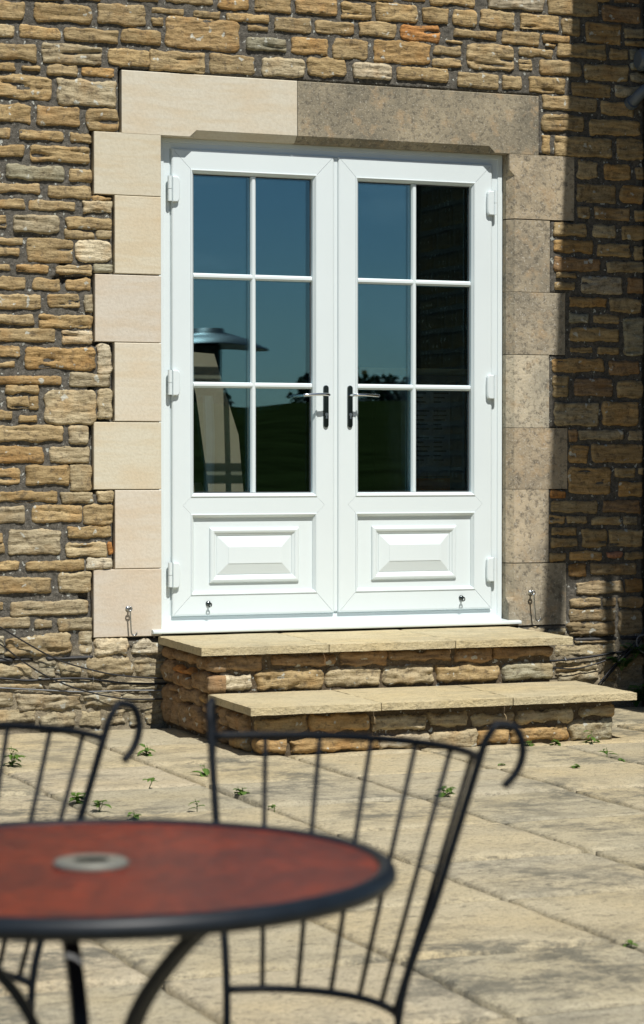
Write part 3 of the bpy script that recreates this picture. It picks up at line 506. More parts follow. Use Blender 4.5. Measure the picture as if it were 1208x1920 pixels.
OLD = [(.36,.31,.225), (.355,.31,.23), (.35,.31,.235), (.44,.40,.31), (.37,.315,.23), (.39,.34,.255), (.33,.295,.225)]
CH = .028
for k, (xr, z0, z1) in enumerate(JAMB_RIGHT):
    # chamfered arris towards the opening: block cut as a prism in plan
    a, b = OX1, xr-.002; z0 += .0015; z1 -= .0015
    zs0, zs1 = z0, z1
    plan = [(a+CH, -.003), (b, -.003), (b, .12), (a, .12), (a, CH)]
    vs = []; fs = []; cx, cz = (a+b)/2, (z0+z1)/2
    stop = .07 if k == 0 else 0; bstop = .10 if k == len(JAMB_RIGHT)-1 else 0
    levels = [(z0, 0 if bstop else 1)] + ([(z0+bstop, 0), (z0+bstop+CH, 1)] if bstop else []) + ([(z1-stop-CH, 1), (z1-stop, 0)] if stop else []) + [(z1, 0 if stop else 1)]
    for (z, f) in levels:
        c = CH*f + .002*(1-f)
        for (x, y) in [(a+c, -.003), (b, -.003), (b, .12), (a, .12), (a, c)]: vs.append((x-cx, y, z-cz))
    L = len(levels)
    for q in range(L-1):
        for m in range(5): fs.append((q*5+m, q*5+(m+1) % 5, q*5+5+(m+1) % 5, q*5+5+m))
    fs += [(4,3,2,1,0), tuple(range(L*5-5, L*5))]
    fix_normals(mesh('jamb_stone', vs, fs, M['old_ashlar'], wall, (cx, 0, cz), False, OLD[k]))
def lintel(x0, x1, cs0, cs1, mat, col):
    """lintel block with a stopped chamfer along its lower front arris between cs0 and cs1"""
    zb, zt = OZ1, 2.768; c = .030; cx = (x0+x1)/2; cz = (zb+zt)/2
    xs = [(x0, 0)] + ([(cs0-c, 0), (cs0, 1)] if cs0 > x0 else [(x0, 1)][:0]) + ([(cs1, 1), (cs1+c, 0)] if cs1 < x1 else []) + [(x1, 0)]
    if cs0 <= x0: xs[0] = (x0, 1)
    if cs1 >= x1: xs[-1] = (x1, 1)
    vs = []; fs = []
    for (x, f) in xs:
        k = c*f+.002*(1-f)
        for (y, z) in [(-.004, zb+k), (k, zb), (.14, zb), (.14, zt), (-.001, zt), (-.004, zt-.003)]: vs.append((x-cx, y, z-cz))
    for q in range(len(xs)-1):
        for m in range(6): fs.append((q*6+m, q*6+(m+1) % 6, q*6+6+(m+1) % 6, q*6+6+m))
    fs += [tuple(range(5, -1, -1)), tuple(range(len(xs)*6-6, len(xs)*6))]
    return fix_normals(mesh('lintel_stone', vs, fs, mat, wall, (cx, 0, cz), False, col))
lintel(-.996, -.2055, -.665, 9, M['new_ashlar'], (.59,.553,.455))
lintel(-.203, .961, -9, .715, M['old_ashlar'], (.28,.25,.185))

# ------------------------------------------------------------------ side wing on the right (its shaded face shows in the panes, its shadow on the wall)
wing = empty('side_wing', (1.5, 0, 0), label='dark stone side wing with deep eaves, at the right end of the house wall', cat='wing')
def wp(name, mb, mat, **k): mb.v = [(x-1.5, y, z) for x, y, z in mb.v]; return mb.build(name, mat, wing, **k)
wp('wing_wall', MB().box(1.515, 2.0, -1.62, -.0, -.1, 4.6).box(1.515, 2.0, -2.38, -1.622, -.1, 2.85).box(3.3, 3.7, -2.45, 0, -.1, 4.6), M['mortar'])
wq = MB(); z = 0
while z < 4.4:
    h = ro.uniform(.07, .14); y = -1.62 if z > 2.72 else -2.375
    while y < -.02:
        w = ro.uniform(.1, .26); b_ = min(y+w, -.005)
        if b_-y > .04:
            vs, fs = rock(b_-y-.020, h-.024, .010, .03, ro.random()*99, cell=.018, rough=.0045, rnd=.14, irr=.006, edge=.008, bed=(14, 40), crev=.014)
            wq.add([(1.513+p[1], (y+b_)/2-p[0], z+h/2+p[2]) for p in vs], fs)
        y += w
    z += h
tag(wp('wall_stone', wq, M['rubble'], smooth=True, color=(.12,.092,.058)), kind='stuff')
wp('eaves', MB().box(1.24, 3.9, -2.57, .02, 4.56, 4.70), M['soffit'])
rf = MB().add([(1.235,-2.60,4.70),(3.9,-2.60,4.70),(3.9,.02,4.70),(1.235,.02,4.70),(1.235,-2.60,4.74),(3.9,-2.60,6.3),(3.9,.02,6.3),(1.235,.02,4.74)],
              [(0,3,2,1),(4,5,6,7),(0,1,5,4),(1,2,6,5),(2,3,7,6),(3,0,4,7)])
wp('roof', rf, M['tile'])
gp = MB(); gp.tube([(1.255, y, 4.53) for y in (-2.72, -1.8, -.9, -.02)], .055, 12); wp('gutter', gp, M['pipe'], smooth=True)
wp('corner_post', MB().box(1.488, 1.548, -2.445, -2.385, 0, 4.56), M['soffit'])

# ------------------------------------------------------------------ french doors
doors = empty('french_doors', (0, .05, .45), label='pair of white upvc french doors with six glazed panes in each leaf, stone steps below', cat='door')
D0 = Vector((0, .05, .45))
def dp(name, mb, mat, parent=None, off=(0,0,0), smooth=False):
    off = Vector(off)+D0; mb.v = [tuple(Vector(p)-off) for p in mb.v]
    o = mb.build(name, mat, parent or doors, tuple(off-D0) if not parent else (0,0,0), smooth); return o
fr = MB(); FX = .812
fr.ring((-FX, FX, .405, 2.506), [(0,.12),(0,.062),(.0215,.062),(.0235,.066),(.048,.066),(.052,.070),(.075,.072),(.078,.12)])
dp('door_frame', fr, M['upvc'])
sl = MB(); prof = [(.075,.412),(.060,.412),(.052,.4115),(-.020,.4075),(-.028,.4065),(-.032,.402),(-.032,.394),(-.029,.3905),(.075,.3905)]
vs = [(x, y, z) for x in (-.868, .866) for (y, z) in prof]; n = len(prof)
sl.add(vs, [(k, n+k, n+(k+1) % n, (k+1) % n) for k in range(n)] + [tuple(range(n-1,-1,-1)), tuple(range(n, 2*n))])
fix_normals(dp('door_sill', sl, M['upvc']))
LZ = .458
def leaf(sgn):
    X = (lambda x: x) if sgn < 0 else (lambda x: -x)
    def rect(a, b, z0, z1): lo, hi = sorted((X(a), X(b))); return (lo, hi, LZ+z0, LZ+z1)
    O = rect(-.757, -.010, 0, 2.0); G = rect(-.657, -.108, .527, 1.899); Pn = rect(-.657, -.108, .105, .422)
    root_mb = MB(); root_mb.ring(O, [(.012,.115),(.0,.115),(.0,.056),(.0035,.052),(.009,.0505)])
    body = dp('door_leaf', root_mb, M['upvc'])
    def sub(name, mb, mat, smooth=False): return dp(name, mb, mat, body, smooth=smooth)
    i = .009; bw = .017                                          # bead width
    o0, o1, oz0, oz1 = O[0]+i, O[1]-i, O[2]+i, O[3]-i
    g0, g1, gz0, gz1 = G[0]-bw, G[1]+bw, G[2]-bw, G[3]+bw
    p0, p1, pz0, pz1 = Pn[0]-bw, Pn[1]+bw, Pn[2]-bw, Pn[3]+bw
    zm = (gz0+pz1)/2; hm = (gz0-pz1)/2; e = .0006
    def plate(poly):                                             # a mitred face piece of 1 cm, hairline gap to its neighbours
        cx = sum(p[0] for p in poly)/len(poly); cz = sum(p[1] for p in poly)/len(poly); m = len(poly)
        vs = [(x, y, z) for y in (.0505, .072) for x, z in poly]; mb = MB()
        mb.add(vs, [tuple(range(m)), tuple(range(2*m-1, m-1, -1))] + [(k, m+k, m+(k+1) % m, (k+1) % m) for k in range(m)])
        return mb
    def st(outer, inner, s):                                     # stile with the two mitres and the notch for the mid rail
        return plate([(outer, oz0+e*s*0+.0008), (inner, pz0+.0008), (inner, pz1), (inner+s*-hm, zm), (inner, gz0), (inner, gz1-.0008), (outer, oz1-.0008)])
    fix_normals(sub('stile', st(o0, g0, 1), M['upvc'])); fix_normals(sub('stile', st(o1, g1, -1), M['upvc']))
    t = .0009
    fix_normals(sub('rail', plate([(o0+t, oz1), (g0+t, gz1), (g1-t, gz1), (o1-t, oz1)]), M['upvc']))
    fix_normals(sub('rail', plate([(o0+t, oz0), (o1-t, oz0), (p1-t, pz0), (p0+t, pz0)]), M['upvc']))
    fix_normals(sub('rail', plate([(g0+t, gz0), (g0-hm+t, zm), (p0+t, pz1), (p1-t, pz1), (g1+hm-t, zm), (g1-t, gz0)]), M['upvc']))
    for (a, b, c, d), yb in (((g0, g1, gz0, gz1), .082), ((p0, p1, pz0, pz1), .074)):
        bd = MB(); bd.ring((a, b, c, d), [(0,.0515),(.0015,.0475),(.005,.0465),(.008,.049),(.0095,.0525),(.0155,.060),(.017,.063),(.0185,yb)])
        sub('glazing_bead', bd, M['upvc'])
    gk = MB(); gk.ring(G, [(-.003,.080),(.003,.0785),(.006,.0785),(.006,.090)]); sub('gasket', gk, M['gasket'])
    # panes and bars
    xm = X(-.3805); zb = [G[2], LZ+.9939, LZ+1.461, G[3]]
    xsn = sorted([(G[0]-.004, xm), (xm, G[1]+.004)])
    for (a, b) in xsn:
        for q in range(3):
            sub('pane', MB().box(a, b, .080, .104, zb[q]-(.004 if q == 0 else 0), zb[q+1]+(.004 if q == 2 else 0)), M['glass'])
    bp = [(-.0125,.0795),(-.0125,.0735),(-.0075,.0655),(-.0045,.0635),(.0045,.0635),(.0075,.0655),(.0125,.0735),(.0125,.0795)]
    vb = MB(); vs = [(xm+d, y, z) for z in (G[2]+.002, G[3]-.002) for d, y in bp]; m = len(bp)
    vb.add(vs, [(k, k+1, m+k+1, m+k) for k in range(m-1)]); fix_normals(sub('glazing_bar', vb, M['upvc']))
    for z in zb[1:3]:
        hb = MB()
        for a, b in ((G[0]+.001, xm-.0035), (xm+.0035, G[1]-.001)):
            vs = [(x, y-.0006, z+d) for x in (a, b) for d, y in bp]; hb.add(vs, [(k, k+1, m+k+1, m+k) for k in range(m-1)])
        fix_normals(sub('glazing_bar', hb, M['upvc']))
    # inner bars and spacer seen through the glass
    ib = MB().box(xm-.010, xm+.010, .1045, .118, G[2], G[3])
    for z in zb[1:3]: ib.box(G[0], xm-.0102, .1045, .118, z-.010, z+.010); ib.box(xm+.0102, G[1], .1045, .118, z-.010, z+.010)
    sub('inner_bar', ib, M['upvc'])
    sp = MB(); sp.ring(G, [(.0,.092),(.0,.079),(.0,.0995)][:2]); sub('spacer', sp, M['gasket'])
    # raised and fielded lower panel
    pn = MB(); pn.box(Pn[0]-.01, Pn[1]+.01, .066, .10, Pn[2]-.01, Pn[3]+.01); sub('bottom_panel', pn, M['upvc'])
    MO = rect(-.586, -.172, .140, .378); ml = MB()
    ml.ring(MO, [(0,.0662),(.001,.060),(.006,.0545),(.013,.0525),(.020,.0545),(.024,.0585),(.0265,.0605),(.030,.0605),(.034,.0640),(.0345,.0662)])
    sub('panel_moulding', ml, M['upvc'])
    FI = (MO[0]+.0355, MO[1]-.0355, MO[2]+.0355, MO[3]-.0355); fd = MB()
    fd.ring(FI, [(0,.0662),(.0005,.0640),(.047,.0515),(.0478,.0500)])
    a, b, c, d = FI; q = .0478; fd.add([(a+q,.05,c+q),(b-q,.05,c+q),(b-q,.05,d-q),(a+q,.05,d-q)], [(0,1,2,3)])
    sub('raised_field', fd, M['upvc'])
    # hinges
    for z0, z1 in ((1.770, 1.881), (.945, 1.054), (.123, .232)):
        hg = MB(); hx = X(-.757); s = -1 if sgn < 0 else 1
        za, zc = LZ+z0, LZ+z1
        hg.tube([(hx+s*.012, .043, za+.004), (hx+s*.012, .043, (za+zc)/2-.001)], .0095, 12); hg.tube([(hx+s*.012, .043, (za+zc)/2+.001), (hx+s*.012, .043, zc)], .0095, 12)
        pts = []
        for u, v in ((-.002, 0), (.020, 0), (.026, .004), (.0295, .012), (.031, .03), (.031, .079), (.0295, .097), (.026, .105), (.020, .109), (-.002, .109)): pts.append((hx-s*u, za+v))
        m = len(pts); cxx = hx-s*.012; czz = (za+zc)/2
        vs = [(x, .0495, z) for x, z in pts] + [(x, .036, z) for x, z in pts] + [(cxx+(x-cxx)*.8, .0325, czz+(z-czz)*.93) for x, z in pts]
        hg.add(vs, [tuple(range(2*m, 3*m))] + [(k, (k+1) % m, m+(k+1) % m, m+k) for k in range(m)] + [(m+k, m+(k+1) % m, 2*m+(k+1) % m, 2*m+k) for k in range(m)])
        fix_normals(sub('hinge', hg, M['upvc']))
    # lever handle on a long narrow backplate
    hx = -.050 if sgn < 0 else .064; hz0, hz1 = LZ+.812, LZ+.998; hd = MB(); r = .0125
    out = [(hx+r*math.cos(a), hz1-r+r*math.sin(a)) for a in [math.pi*k/10 for k in range(11)]] + [(hx+r*math.cos(a), hz0+r+r*math.sin(a)) for a in [math.pi+math.pi*k/10 for k in range(11)]]
    m = len(out); cz = (hz0+hz1)/2
    vs = [(x, .0503, z) for x, z in out] + [(x, .046, z) for x, z in out] + [(hx+(x-hx)*.86, .043, cz+(z-cz)*.982) for x, z in out]
    hd.add(vs, [tuple(range(2*m, 3*m))] + [(k, (k+1) % m, m+(k+1) % m, m+k) for k in range(m)] + [(m+k, m+(k+1) % m, 2*m+(k+1) % m, 2*m+k) for k in range(m)])
    fix_normals(sub('handle_plate', hd, M['darkened_chrome']))
    s = -1 if sgn < 0 else 1; lz = LZ+.955; lv = MB()
    lv.tube(curve_pts([(hx, .046, lz), (hx, .018, lz), (hx+s*.004, .002, lz), (hx+s*.020, -.004, lz+.001), (hx+s*.06, -.004, lz+.001), (hx+s*.112, .002, lz-.002), (hx+s*.118, .006, lz-.003)], 6),
            .0068, 12)
    sub('lever', lv, M['chrome'], True)
    kc = MB(); kz = LZ+.864; kc.tube([(hx, .044, kz+.006), (hx, .038, kz+.006)], .0072, 14); kc.box(hx-.0038, hx+.0038, .0385, .044, kz-.012, kz+.004)
    sub('lock_cylinder', kc, M['zinc'])
    # eye for the cabin hook near the foot of the leaf
    ex = -.595 if sgn < 0 else .605; ez = LZ+.052; ey = MB()
    ey.tube([(ex, .0503, ez), (ex, .044, ez)], [.0125, .010], 16); ey.tube([(ex, .048, ez), (ex, .030, ez)], .0035, 8)
    ey.tube([(ex+.0075*math.sin(a), .028, ez-.004+.0085*math.cos(a)) for a in [2*math.pi*k/14 for k in range(15)]], .0026, 8)
    sub('hook_eye', ey, M['darkened_chrome'], True)
    return body
leaf(-1); leaf(1)
ms = MB(); ms.cbox(-.0095, .0095, .0585, .11, LZ+.006, LZ+1.996, .002); dp('meeting_strip', ms, M['upvc'])

# ------------------------------------------------------------------ room behind the doors
room = empty('room', (0, .5, .4), kind='structure')
def rp(name, mb, mat): mb.v = [(x, y-.5, z-.4) for x, y, z in mb.v]; return mb.build(name, mat, room)
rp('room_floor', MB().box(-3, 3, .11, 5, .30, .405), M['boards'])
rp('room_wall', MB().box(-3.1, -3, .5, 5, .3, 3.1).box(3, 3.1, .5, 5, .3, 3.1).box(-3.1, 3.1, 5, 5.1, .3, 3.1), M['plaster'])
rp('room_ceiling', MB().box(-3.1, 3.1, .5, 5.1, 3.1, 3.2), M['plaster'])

# things just inside, seen through the panes
def obox(mb, c, ax, ay, az, hx, hy, hz):
    c = Vector(c); vs = [c+ax*(sx*hx)+ay*(sy*hy)+az*(sz*hz) for sz in (-1,1) for sx, sy in ((-1,-1),(1,-1),(1,1),(-1,1))]
    return mb.add(vs, [(0,3,2,1),(4,5,6,7),(0,1,5,4),(1,2,6,5),(2,3,7,6),(3,0,4,7)])
def sheet_obj(name, outline, y0, lean, th, label, loc):
    """cut board: outline in XZ, leaning back by lean per metre of height"""
    m = len(outline); vs = [(x-loc[0], y0+lean*(z-.405)+d-loc[1], z-loc[2]) for d in (0, th) for x, z in outline]
    o = mesh(name, vs, [tuple(range(m)), tuple(range(2*m-1, m-1, -1))] + [(k, m+k, m+(k+1) % m, (k+1) % m) for k in range(m)], M['sheet'], None, loc)
    fix_normals(o); return o
b1 = sheet_obj('plasterboard_sheet', [(-.455,.407),(-.315,.407),(-.33,.98),(-.348,1.24),(-.410,1.44),(-.455,1.60),(-.60,1.61),(-.545,1.42),(-.50,1.05)], .30, .06, .0125, '', (-.4, .35, .407))
tag(b1, 'buff cut board leaning behind the left door leaf, shadow stripes across it', 'board')
b2 = sheet_obj('plasterboard_sheet', [(-.80,.407),(-.467,.407),(-.467,.968),(-.488,1.028),(-.80,1.028)], .42, .05, .0125, '', (-.7, .45, .407))
tag(b2, 'low offcut of buff board standing behind the taller leaning board', 'board')

def pack(name, x0, x1, y0, y1, z0, z1, label):
    c = ((x0+x1)/2, (y0+y1)/2, z0); nx, nz = 14, 10; root = empty(name, c, 0, label, 'insulation pack', 'insulation packs stacked in the room')
    mb = MB(); w, d, h = x1-x0, y1-y0, z1-z0
    v0 = []
    for j in range(nz+1):
        for i in range(nx+1):
            u, v = i/nx, j/nz; e = min(u, 1-u, v, 1-v)
            mb.v.append(((u-.5)*w, -d/2+.03*max(0, 1-e/.12)**2+.006*FR(u*9, v*30, z0, 3), v*h))
    for j in range(nz):
        for i in range(nx): a = j*(nx+1)+i; mb.f.append((a, a+1, a+nx+2, a+nx+1))
    mb.box(-w/2+.01, w/2-.01, -d/2+.028, d/2, .004, h-.004)
    mb.build('wrap', M['pack'], root, smooth=True)
    lb = MB().box(-w*.47, -w*.20, -d/2-.012, -d/2-.010, h*.14, h*.86); lab = lb.build('label', M['paper'], root)
    pr = MB(); rr = random.Random(z0)
    for cxn in (-.385, -.265):
        for q in range(16):
            zz = h*(.84-.038*q)
            if q in (3, 9): continue
            pr.box((cxn-.045)*w, (cxn-.045+rr.uniform(.05, .10))*w, -d/2-.0145, -d/2-.0125, zz, zz+h*.012)
    tag(pr.build('print', M['ink'], lab), kind='stuff')
    op = MB().box(-w*.47, -w*.20, -d/2-.0125, -d/2-.0105, h*.02, h*.12); op.build('print', M['orange_ink'], root)
    return root
PKY = .97
pack('insulation_pack', .74, 1.56, PKY, PKY+.4, .405, .97, 'wrapped insulation pack on the room floor, lower of the two behind the right leaf')
pk2 = pack('insulation_pack', .73, 1.54, PKY+.01, PKY+.40, .972, 1.545, 'upper wrapped insulation pack behind the right leaf, blue lettering near its top')
def text(name, body, size, loc, mat, parent):
    cu = bpy.data.curves.new(name, 'FONT'); cu.body = body; cu.size = size; cu.extrude = .0008
    t = bpy.data.objects.new('tmp', cu); COL.objects.link(t); bpy.context.view_layer.update()
    me = bpy.data.meshes.new_from_object(t.evaluated_get(bpy.context.evaluated_depsgraph_get())); bpy.data.objects.remove(t)
    o = link(name, me, mat, parent, loc); o.rotation_euler = (R(90), 0, 0); return o
text('lettering', 'knauf', .05, (-.235, -.217, .505), M['blue_ink'], pk2)
text('lettering', 'INSULATION', .018, (-.385, -.217, .53), M['ink'], pk2)
bt = MB().box(-.45, .45, -.02, .02, 0, .032).build('timber_batten', M['batten'], None, (.98, PKY+.1, 1.548)); tag(bt, 'pale timber batten lying on top of the insulation packs', 'timber')

# ------------------------------------------------------------------ stone steps
steps = empty('stone_steps', (0, -.6, 0), label='two broad stone steps with pale flag treads below the french doors', cat='steps')
def sp_(name, mb, mat, **k): mb.v = [(x, y+.6, z) for x, y, z in mb.v]; return mb.build(name, mat, steps, **k)
def lump_box(x0, x1, y0, y1, z0, z1, cell=.02):
    """rubble core whose faces are uneven mortar"""
    mb = MB()
    def face(o, a, b, na, nb, nrm):
        base = len(mb.v); o = Vector(o); a = Vector(a); b = Vector(b); nrm = Vector(nrm)
        for j in range(nb+1):
            for i in range(na+1):
                p = o+a*(i/na)+b*(j/nb); e = min(i, na-i, j, nb-j)
                mb.v.append(tuple(p+nrm*((.006*FR(p.x*18, p.y*18, p.z*22, 3)+.003) if e else 0)))
        for j in range(nb):
            for i in range(na): q = base+j*(na+1)+i; mb.f.append((q, q+1, q+na+2, q+na+1))
    X, Y, Z = x1-x0, y1-y0, z1-z0; c = lambda v: max(2, int(v/cell))
    face((x0,y0,z0), (X,0,0), (0,0,Z), c(X), c(Z), (0,-1,0)); face((x0,y1,z0), (0,-Y,0), (0,0,Z), c(Y), c(Z), (-1,0,0))
    face((x1,y0,z0), (0,Y,0), (0,0,Z), c(Y), c(Z), (1,0,0)); face((x0,y0,z1), (X,0,0), (0,Y,0), 2, 2, (0,0,1))
    return mb
core_mb = lump_box(-.80, .70, -.632, -.002, -.03, .343); c2 = lump_box(-.80, .715, -1.152, -.63, -.03, .158); core_mb.add(c2.v, c2.f)
sp_('step_core', core_mb, M['bed_mortar'], smooth=True)
rr = random.Random(21)
def riser(lst, yf):
    for (x0, z0, x1, z1, c) in lst:
        w, h = x1-x0, min(z1, .342 if yf > -1 else .157)-z0; t = TONE[c]; q = rr.uniform(.9, 1.12)
        vs, fs = rock(w, h, rr.uniform(.016, .026), .05, rr.random()*99, cell=.0065, rough=.010, rnd=.22, irr=.010, edge=.014, bed=(12, 24), crev=.014)
        mesh('riser_stone', [(x, y, z) for x, y, z in vs], fs, M['rubble'], steps, ((x0+x1)/2, yf+.012+.6, z0+h/2), True, tuple(v*q for v in t))
UPPER_RISER.append((-.83,.19,-.832,.27,'d')); UPPER_RISER.pop()
riser(UPPER_RISER, -.648); riser(LOWER_RISER, -1.168)
for (y0, z0, y1, z1, c) in SIDE_STONES:
    t = TONE[c]; y1 = min(y1, -.005); h = min(z1, .342 if (y0+y1)/2 > -.66 else .157)-z0
    vs, fs = rock(y1-y0, h, .018, .05, rr.random()*99, cell=.007, rough=.010, rnd=.24, irr=.010, edge=.015, bed=(12, 24), crev=.012)
    o = mesh('side_stone', vs, fs, M['rubble'], steps, (-.815, (y0+y1)/2+.6, z0+h/2), True, t); o.rotation_euler = (0, 0, R(-90))
extra_side = [(-.16,.19,-.01,.285,'d'), (-.15,.29,-.01,.335,'d'), (-.14,.02,-.01,.18,'d'), (-.22,.155,-.10,.185,'d')]
for (y0, z0, y1, z1, c) in extra_side:
    vs, fs = rock(y1-y0, z1-z0, .018, .05, rr.random()*99, cell=.009, rough=.008, rnd=.3, irr=.007, edge=.02)
    o = mesh('side_stone', vs, fs, M['rubble'], steps, (-.815, (y0+y1)/2+.6, (z0+z1)/2), True, TONE[c]); o.rotation_euler = (0, 0, R(-90))

def tread(x0, x1, y0, y1, zt, th, seed, skew):
    """a sawn flag: riven top, slightly chipped front arris"""
    w, d = x1-x0, y1-y0; nx = max(8, int(w/.012)); ny = max(8, int(d/.02)); vs = []; fs = []
    for j in range(ny+1):
        for i in range(nx+1):
            x = (i/nx-.5)*w; y = (j/ny-.5)*d; e = min(w/2-abs(x), d/2-abs(y))
            z = .0016*FR(x*4+seed, y*14, seed, 4) - (.0025+.004*max(0, N3(x*30+seed, y*30, 2)))*max(0, 1-e/.008)
            ex = .0025*N3(x*22, seed, 1)+.0015*N3(x*70, seed, 4)
            vs.append((x+skew*(y+d/2), y+(ex if j == 0 else 0), z))
    W_ = nx+1
    for j in range(ny):
        for i in range(nx): a = j*W_+i; fs.append((a, a+1, a+W_+1, a+W_))
    rim = list(range(nx)) + [j*W_+nx for j in range(ny)] + [ny*W_+i for i in range(nx, 0, -1)] + [j*W_ for j in range(ny, 0, -1)]
    b0 = len(vs); m = len(rim)
    for q in rim: x, y, z = vs[q]; vs.append((x, y, -th+.0015*N3(x*20, y*20, seed)))
    for q in range(m): fs.append((rim[(q+1) % m], rim[q], b0+q, b0+(q+1) % m))
    fs.append(tuple(range(b0+m-1, b0-1, -1)))
    return mesh('tread_slab', vs, fs, M['tread'], steps, ((x0+x1)/2, (y0+y1)/2+.6, zt), False)
TU, TL = .382, .193
for k, (a, b) in enumerate(((-.882, -.338), (-.334, .2275), (.2315, .775))): tread(a, b, -.70, -.012, TU, .034, k*9+1, .060)
for k, (a, b) in enumerate(((-.868, -.335), (-.331, .229), (.2335, .785))): tread(a, b, -1.232, -.662, TL, .032, k*9+40, .045)

# ------------------------------------------------------------------ cables on the foot of the wall
CAB = dict(A=('cable', .0032, 'black cable slanting down from the left edge, upper of the two loose ones', 'cable'),
           B=('cable', .0032, 'black cable slanting down from the left edge, lower of the two loose ones', 'cable'),
           C=('cable', .0050, 'thicker clipped cable running level along the foot of the left wall', 'cable'),
           D=('grey_cable', .0030, 'thin grey cable running level just above the paving on the left', 'cable'),
           E=('cable', .0055, 'thick black cable clipped level to the wall right of the upper step', 'cable'),
           F=('cable', .0034, 'thin black cable sagging below the thick one right of the steps', 'cable'),
           G=('cable', .0046, 'black cable climbing from behind the lower step to the right corner', 'cable'),
           H=('cable', .0040, 'second black cable climbing close beside the first towards the right corner', 'cable'),
           I=('grey_cable', .0034, 'grey looped wire coil at the right corner above the fern', 'cable'))
for k, (mt, r, lab, cat) in CAB.items():
    pts = CABLES[k]; b0 = Vector(pts[0]); mb = MB(); mb.tube([p-b0 for p in curve_pts(pts, 7)], r, 8)
    o = mb.build('cable', M[mt], None, b0, True); tag(o, lab, cat, 'cables along the foot of the wall')
    if k in 'CE':
        q = Vector(pts[5 if k == 'C' else 2]); cb = MB(); cb.tube([(0,0,-r-.004), (0,-r-.004,0), (0,0,r+.004), (0,.02,r+.004)], .0025, 6); cb.build('cable_clip', M['zinc'], o, q-b0)

# cabin hooks
def cabin_hook(x, z, dx, L, label):
    root = empty('cabin_hook', (x, -.004, z), 0, label, 'door hook', 'door hooks on the jamb stones')
    mb = MB(); mb.tube([(0, .006, 0), (0, -.003, 0)], .012, 14); mb.build('rose', M['zinc'], root, smooth=True)
    mb = MB(); mb.tube([(0, 0, 0), (0, -.02, 0)], .004, 8); mb.tube([(.009*math.sin(a), -.026, .009*math.cos(a)) for a in [2*math.pi*k/12 for k in range(13)]], .0032, 8); mb.build('eye', M['zinc'], root, smooth=True)
    pts = [(.0, -.030, -.004), (dx*.5, -.028, -L*.5), (dx, -.026, -L*.86), (dx+.004, -.026, -L*.96), (dx+.014, -.028, -L), (dx+.022, -.03, -L*.95), (dx+.022, -.03, -L*.88)]
    mb = MB(); mb.tube(curve_pts(pts, 6), .0034, 8); mb.build('hook', M['zinc'], root, smooth=True)
cabin_hook(-.972, .500, .006, .112, 'galvanised door hook hanging on the lowest pale jamb stone, left of the doors')
cabin_hook(.925, .531, .012, .128, 'galvanised door hook hanging on the lowest grey jamb stone, right of the doors')

# waste pipes in the upper right corner
pr = empty('waste_pipe', (1.475, -.05, 2.955), 0, 'short grey plastic pipe stub with a socket in the upper right corner', 'pipe', 'waste pipes by the wing')
mb = MB(); mb.tube([(-.02, 0, 0), (.06, 0, 0)], .045, 16); mb.tube([(-.034, 0, 0), (-.02, 0, 0)], [.038, .045], 16); mb.build('pipe_body', M['pipe'], pr, smooth=False)
mb = MB(); mb.tube([(-.02, 0, 0), (.004, 0, 0)], .051, 16); mb.build('collar', M['pipe'], pr)
pr2 = empty('waste_pipe', (1.468, -.05, 2.785), 0, 'grey plastic pipe elbow turning into the wall, under the pipe stub', 'pipe', 'waste pipes by the wing')
mb = MB(); mb.tube(curve_pts([(.08, -.02, .06), (.03, -.02, .045), (-.01, -.01, .02), (-.03, .015, -.01), (-.038, .06, -.03)], 6), .026, 14); mb.build('pipe_body', M['pipe'], pr2, smooth=True)
mb = MB(); mb.tube([(-.036, .025, -.018), (-.038, .048, -.027)], .032, 14); mb.build('collar', M['pipe'], pr2)

# ------------------------------------------------------------------ weeds in the joints
def leaf_blade(mb, base, d, L, w, bend, up):
    d = Vector(d).normalized(); side = d.cross(Vector((0,0,1)));
    if side.length < .1: side = Vector((1,0,0))
    side.normalize(); prev = None; n = 4
    for k in range(n+1):
        t = k/n; p = Vector(base)+d*L*t*(1-.2*t)+Vector((0,0,1))*(up*L*t-bend*L*t*t); ww = w*math.sin(math.pi*min(.97, .12+.86*t))
        i = len(mb.v); mb.v += [tuple(p-side*ww), tuple(p+Vector((0,0,-ww*.35))), tuple(p+side*ww)]
        if k: mb.f += [(i-3, i-2, i+1, i), (i-2, i-1, i+2, i+1)]
def weed(x, y, h, n, spread, lab, mat='leaf', wide=.25, z0=0, seed=0):
    rw = random.Random(seed+int(x*1000)); root = empty('weed', (x, y, z0), 0, lab, 'weed', 'weeds growing in the paving joints')
    st = MB(); lf = MB()
    for k in range(max(1, n//5)):
        a = rw.uniform(0, 6.28); lean = rw.uniform(0, spread)*.6; top = Vector((math.cos(a)*lean*h, math.sin(a)*lean*h, h*rw.uniform(.6, 1)))
        st.tube([(0,0,-.012), tuple(top*.5+Vector((.004,0,0))), tuple(top)], [.0016, .0013, .0008], 5)
        for q in range(5):
            t = rw.uniform(.05, 1); b = rw.uniform(0, 6.28); L = rw.uniform(.45, 1.0)*h*(1.15-.5*t)+.010
            leaf_blade(lf, top*t, (math.cos(b), math.sin(b), 0), L, L*wide, .45, rw.uniform(.0, .6))
    st.build('stem', M[mat], root); lf.build('foliage', M[mat], root, smooth=True)
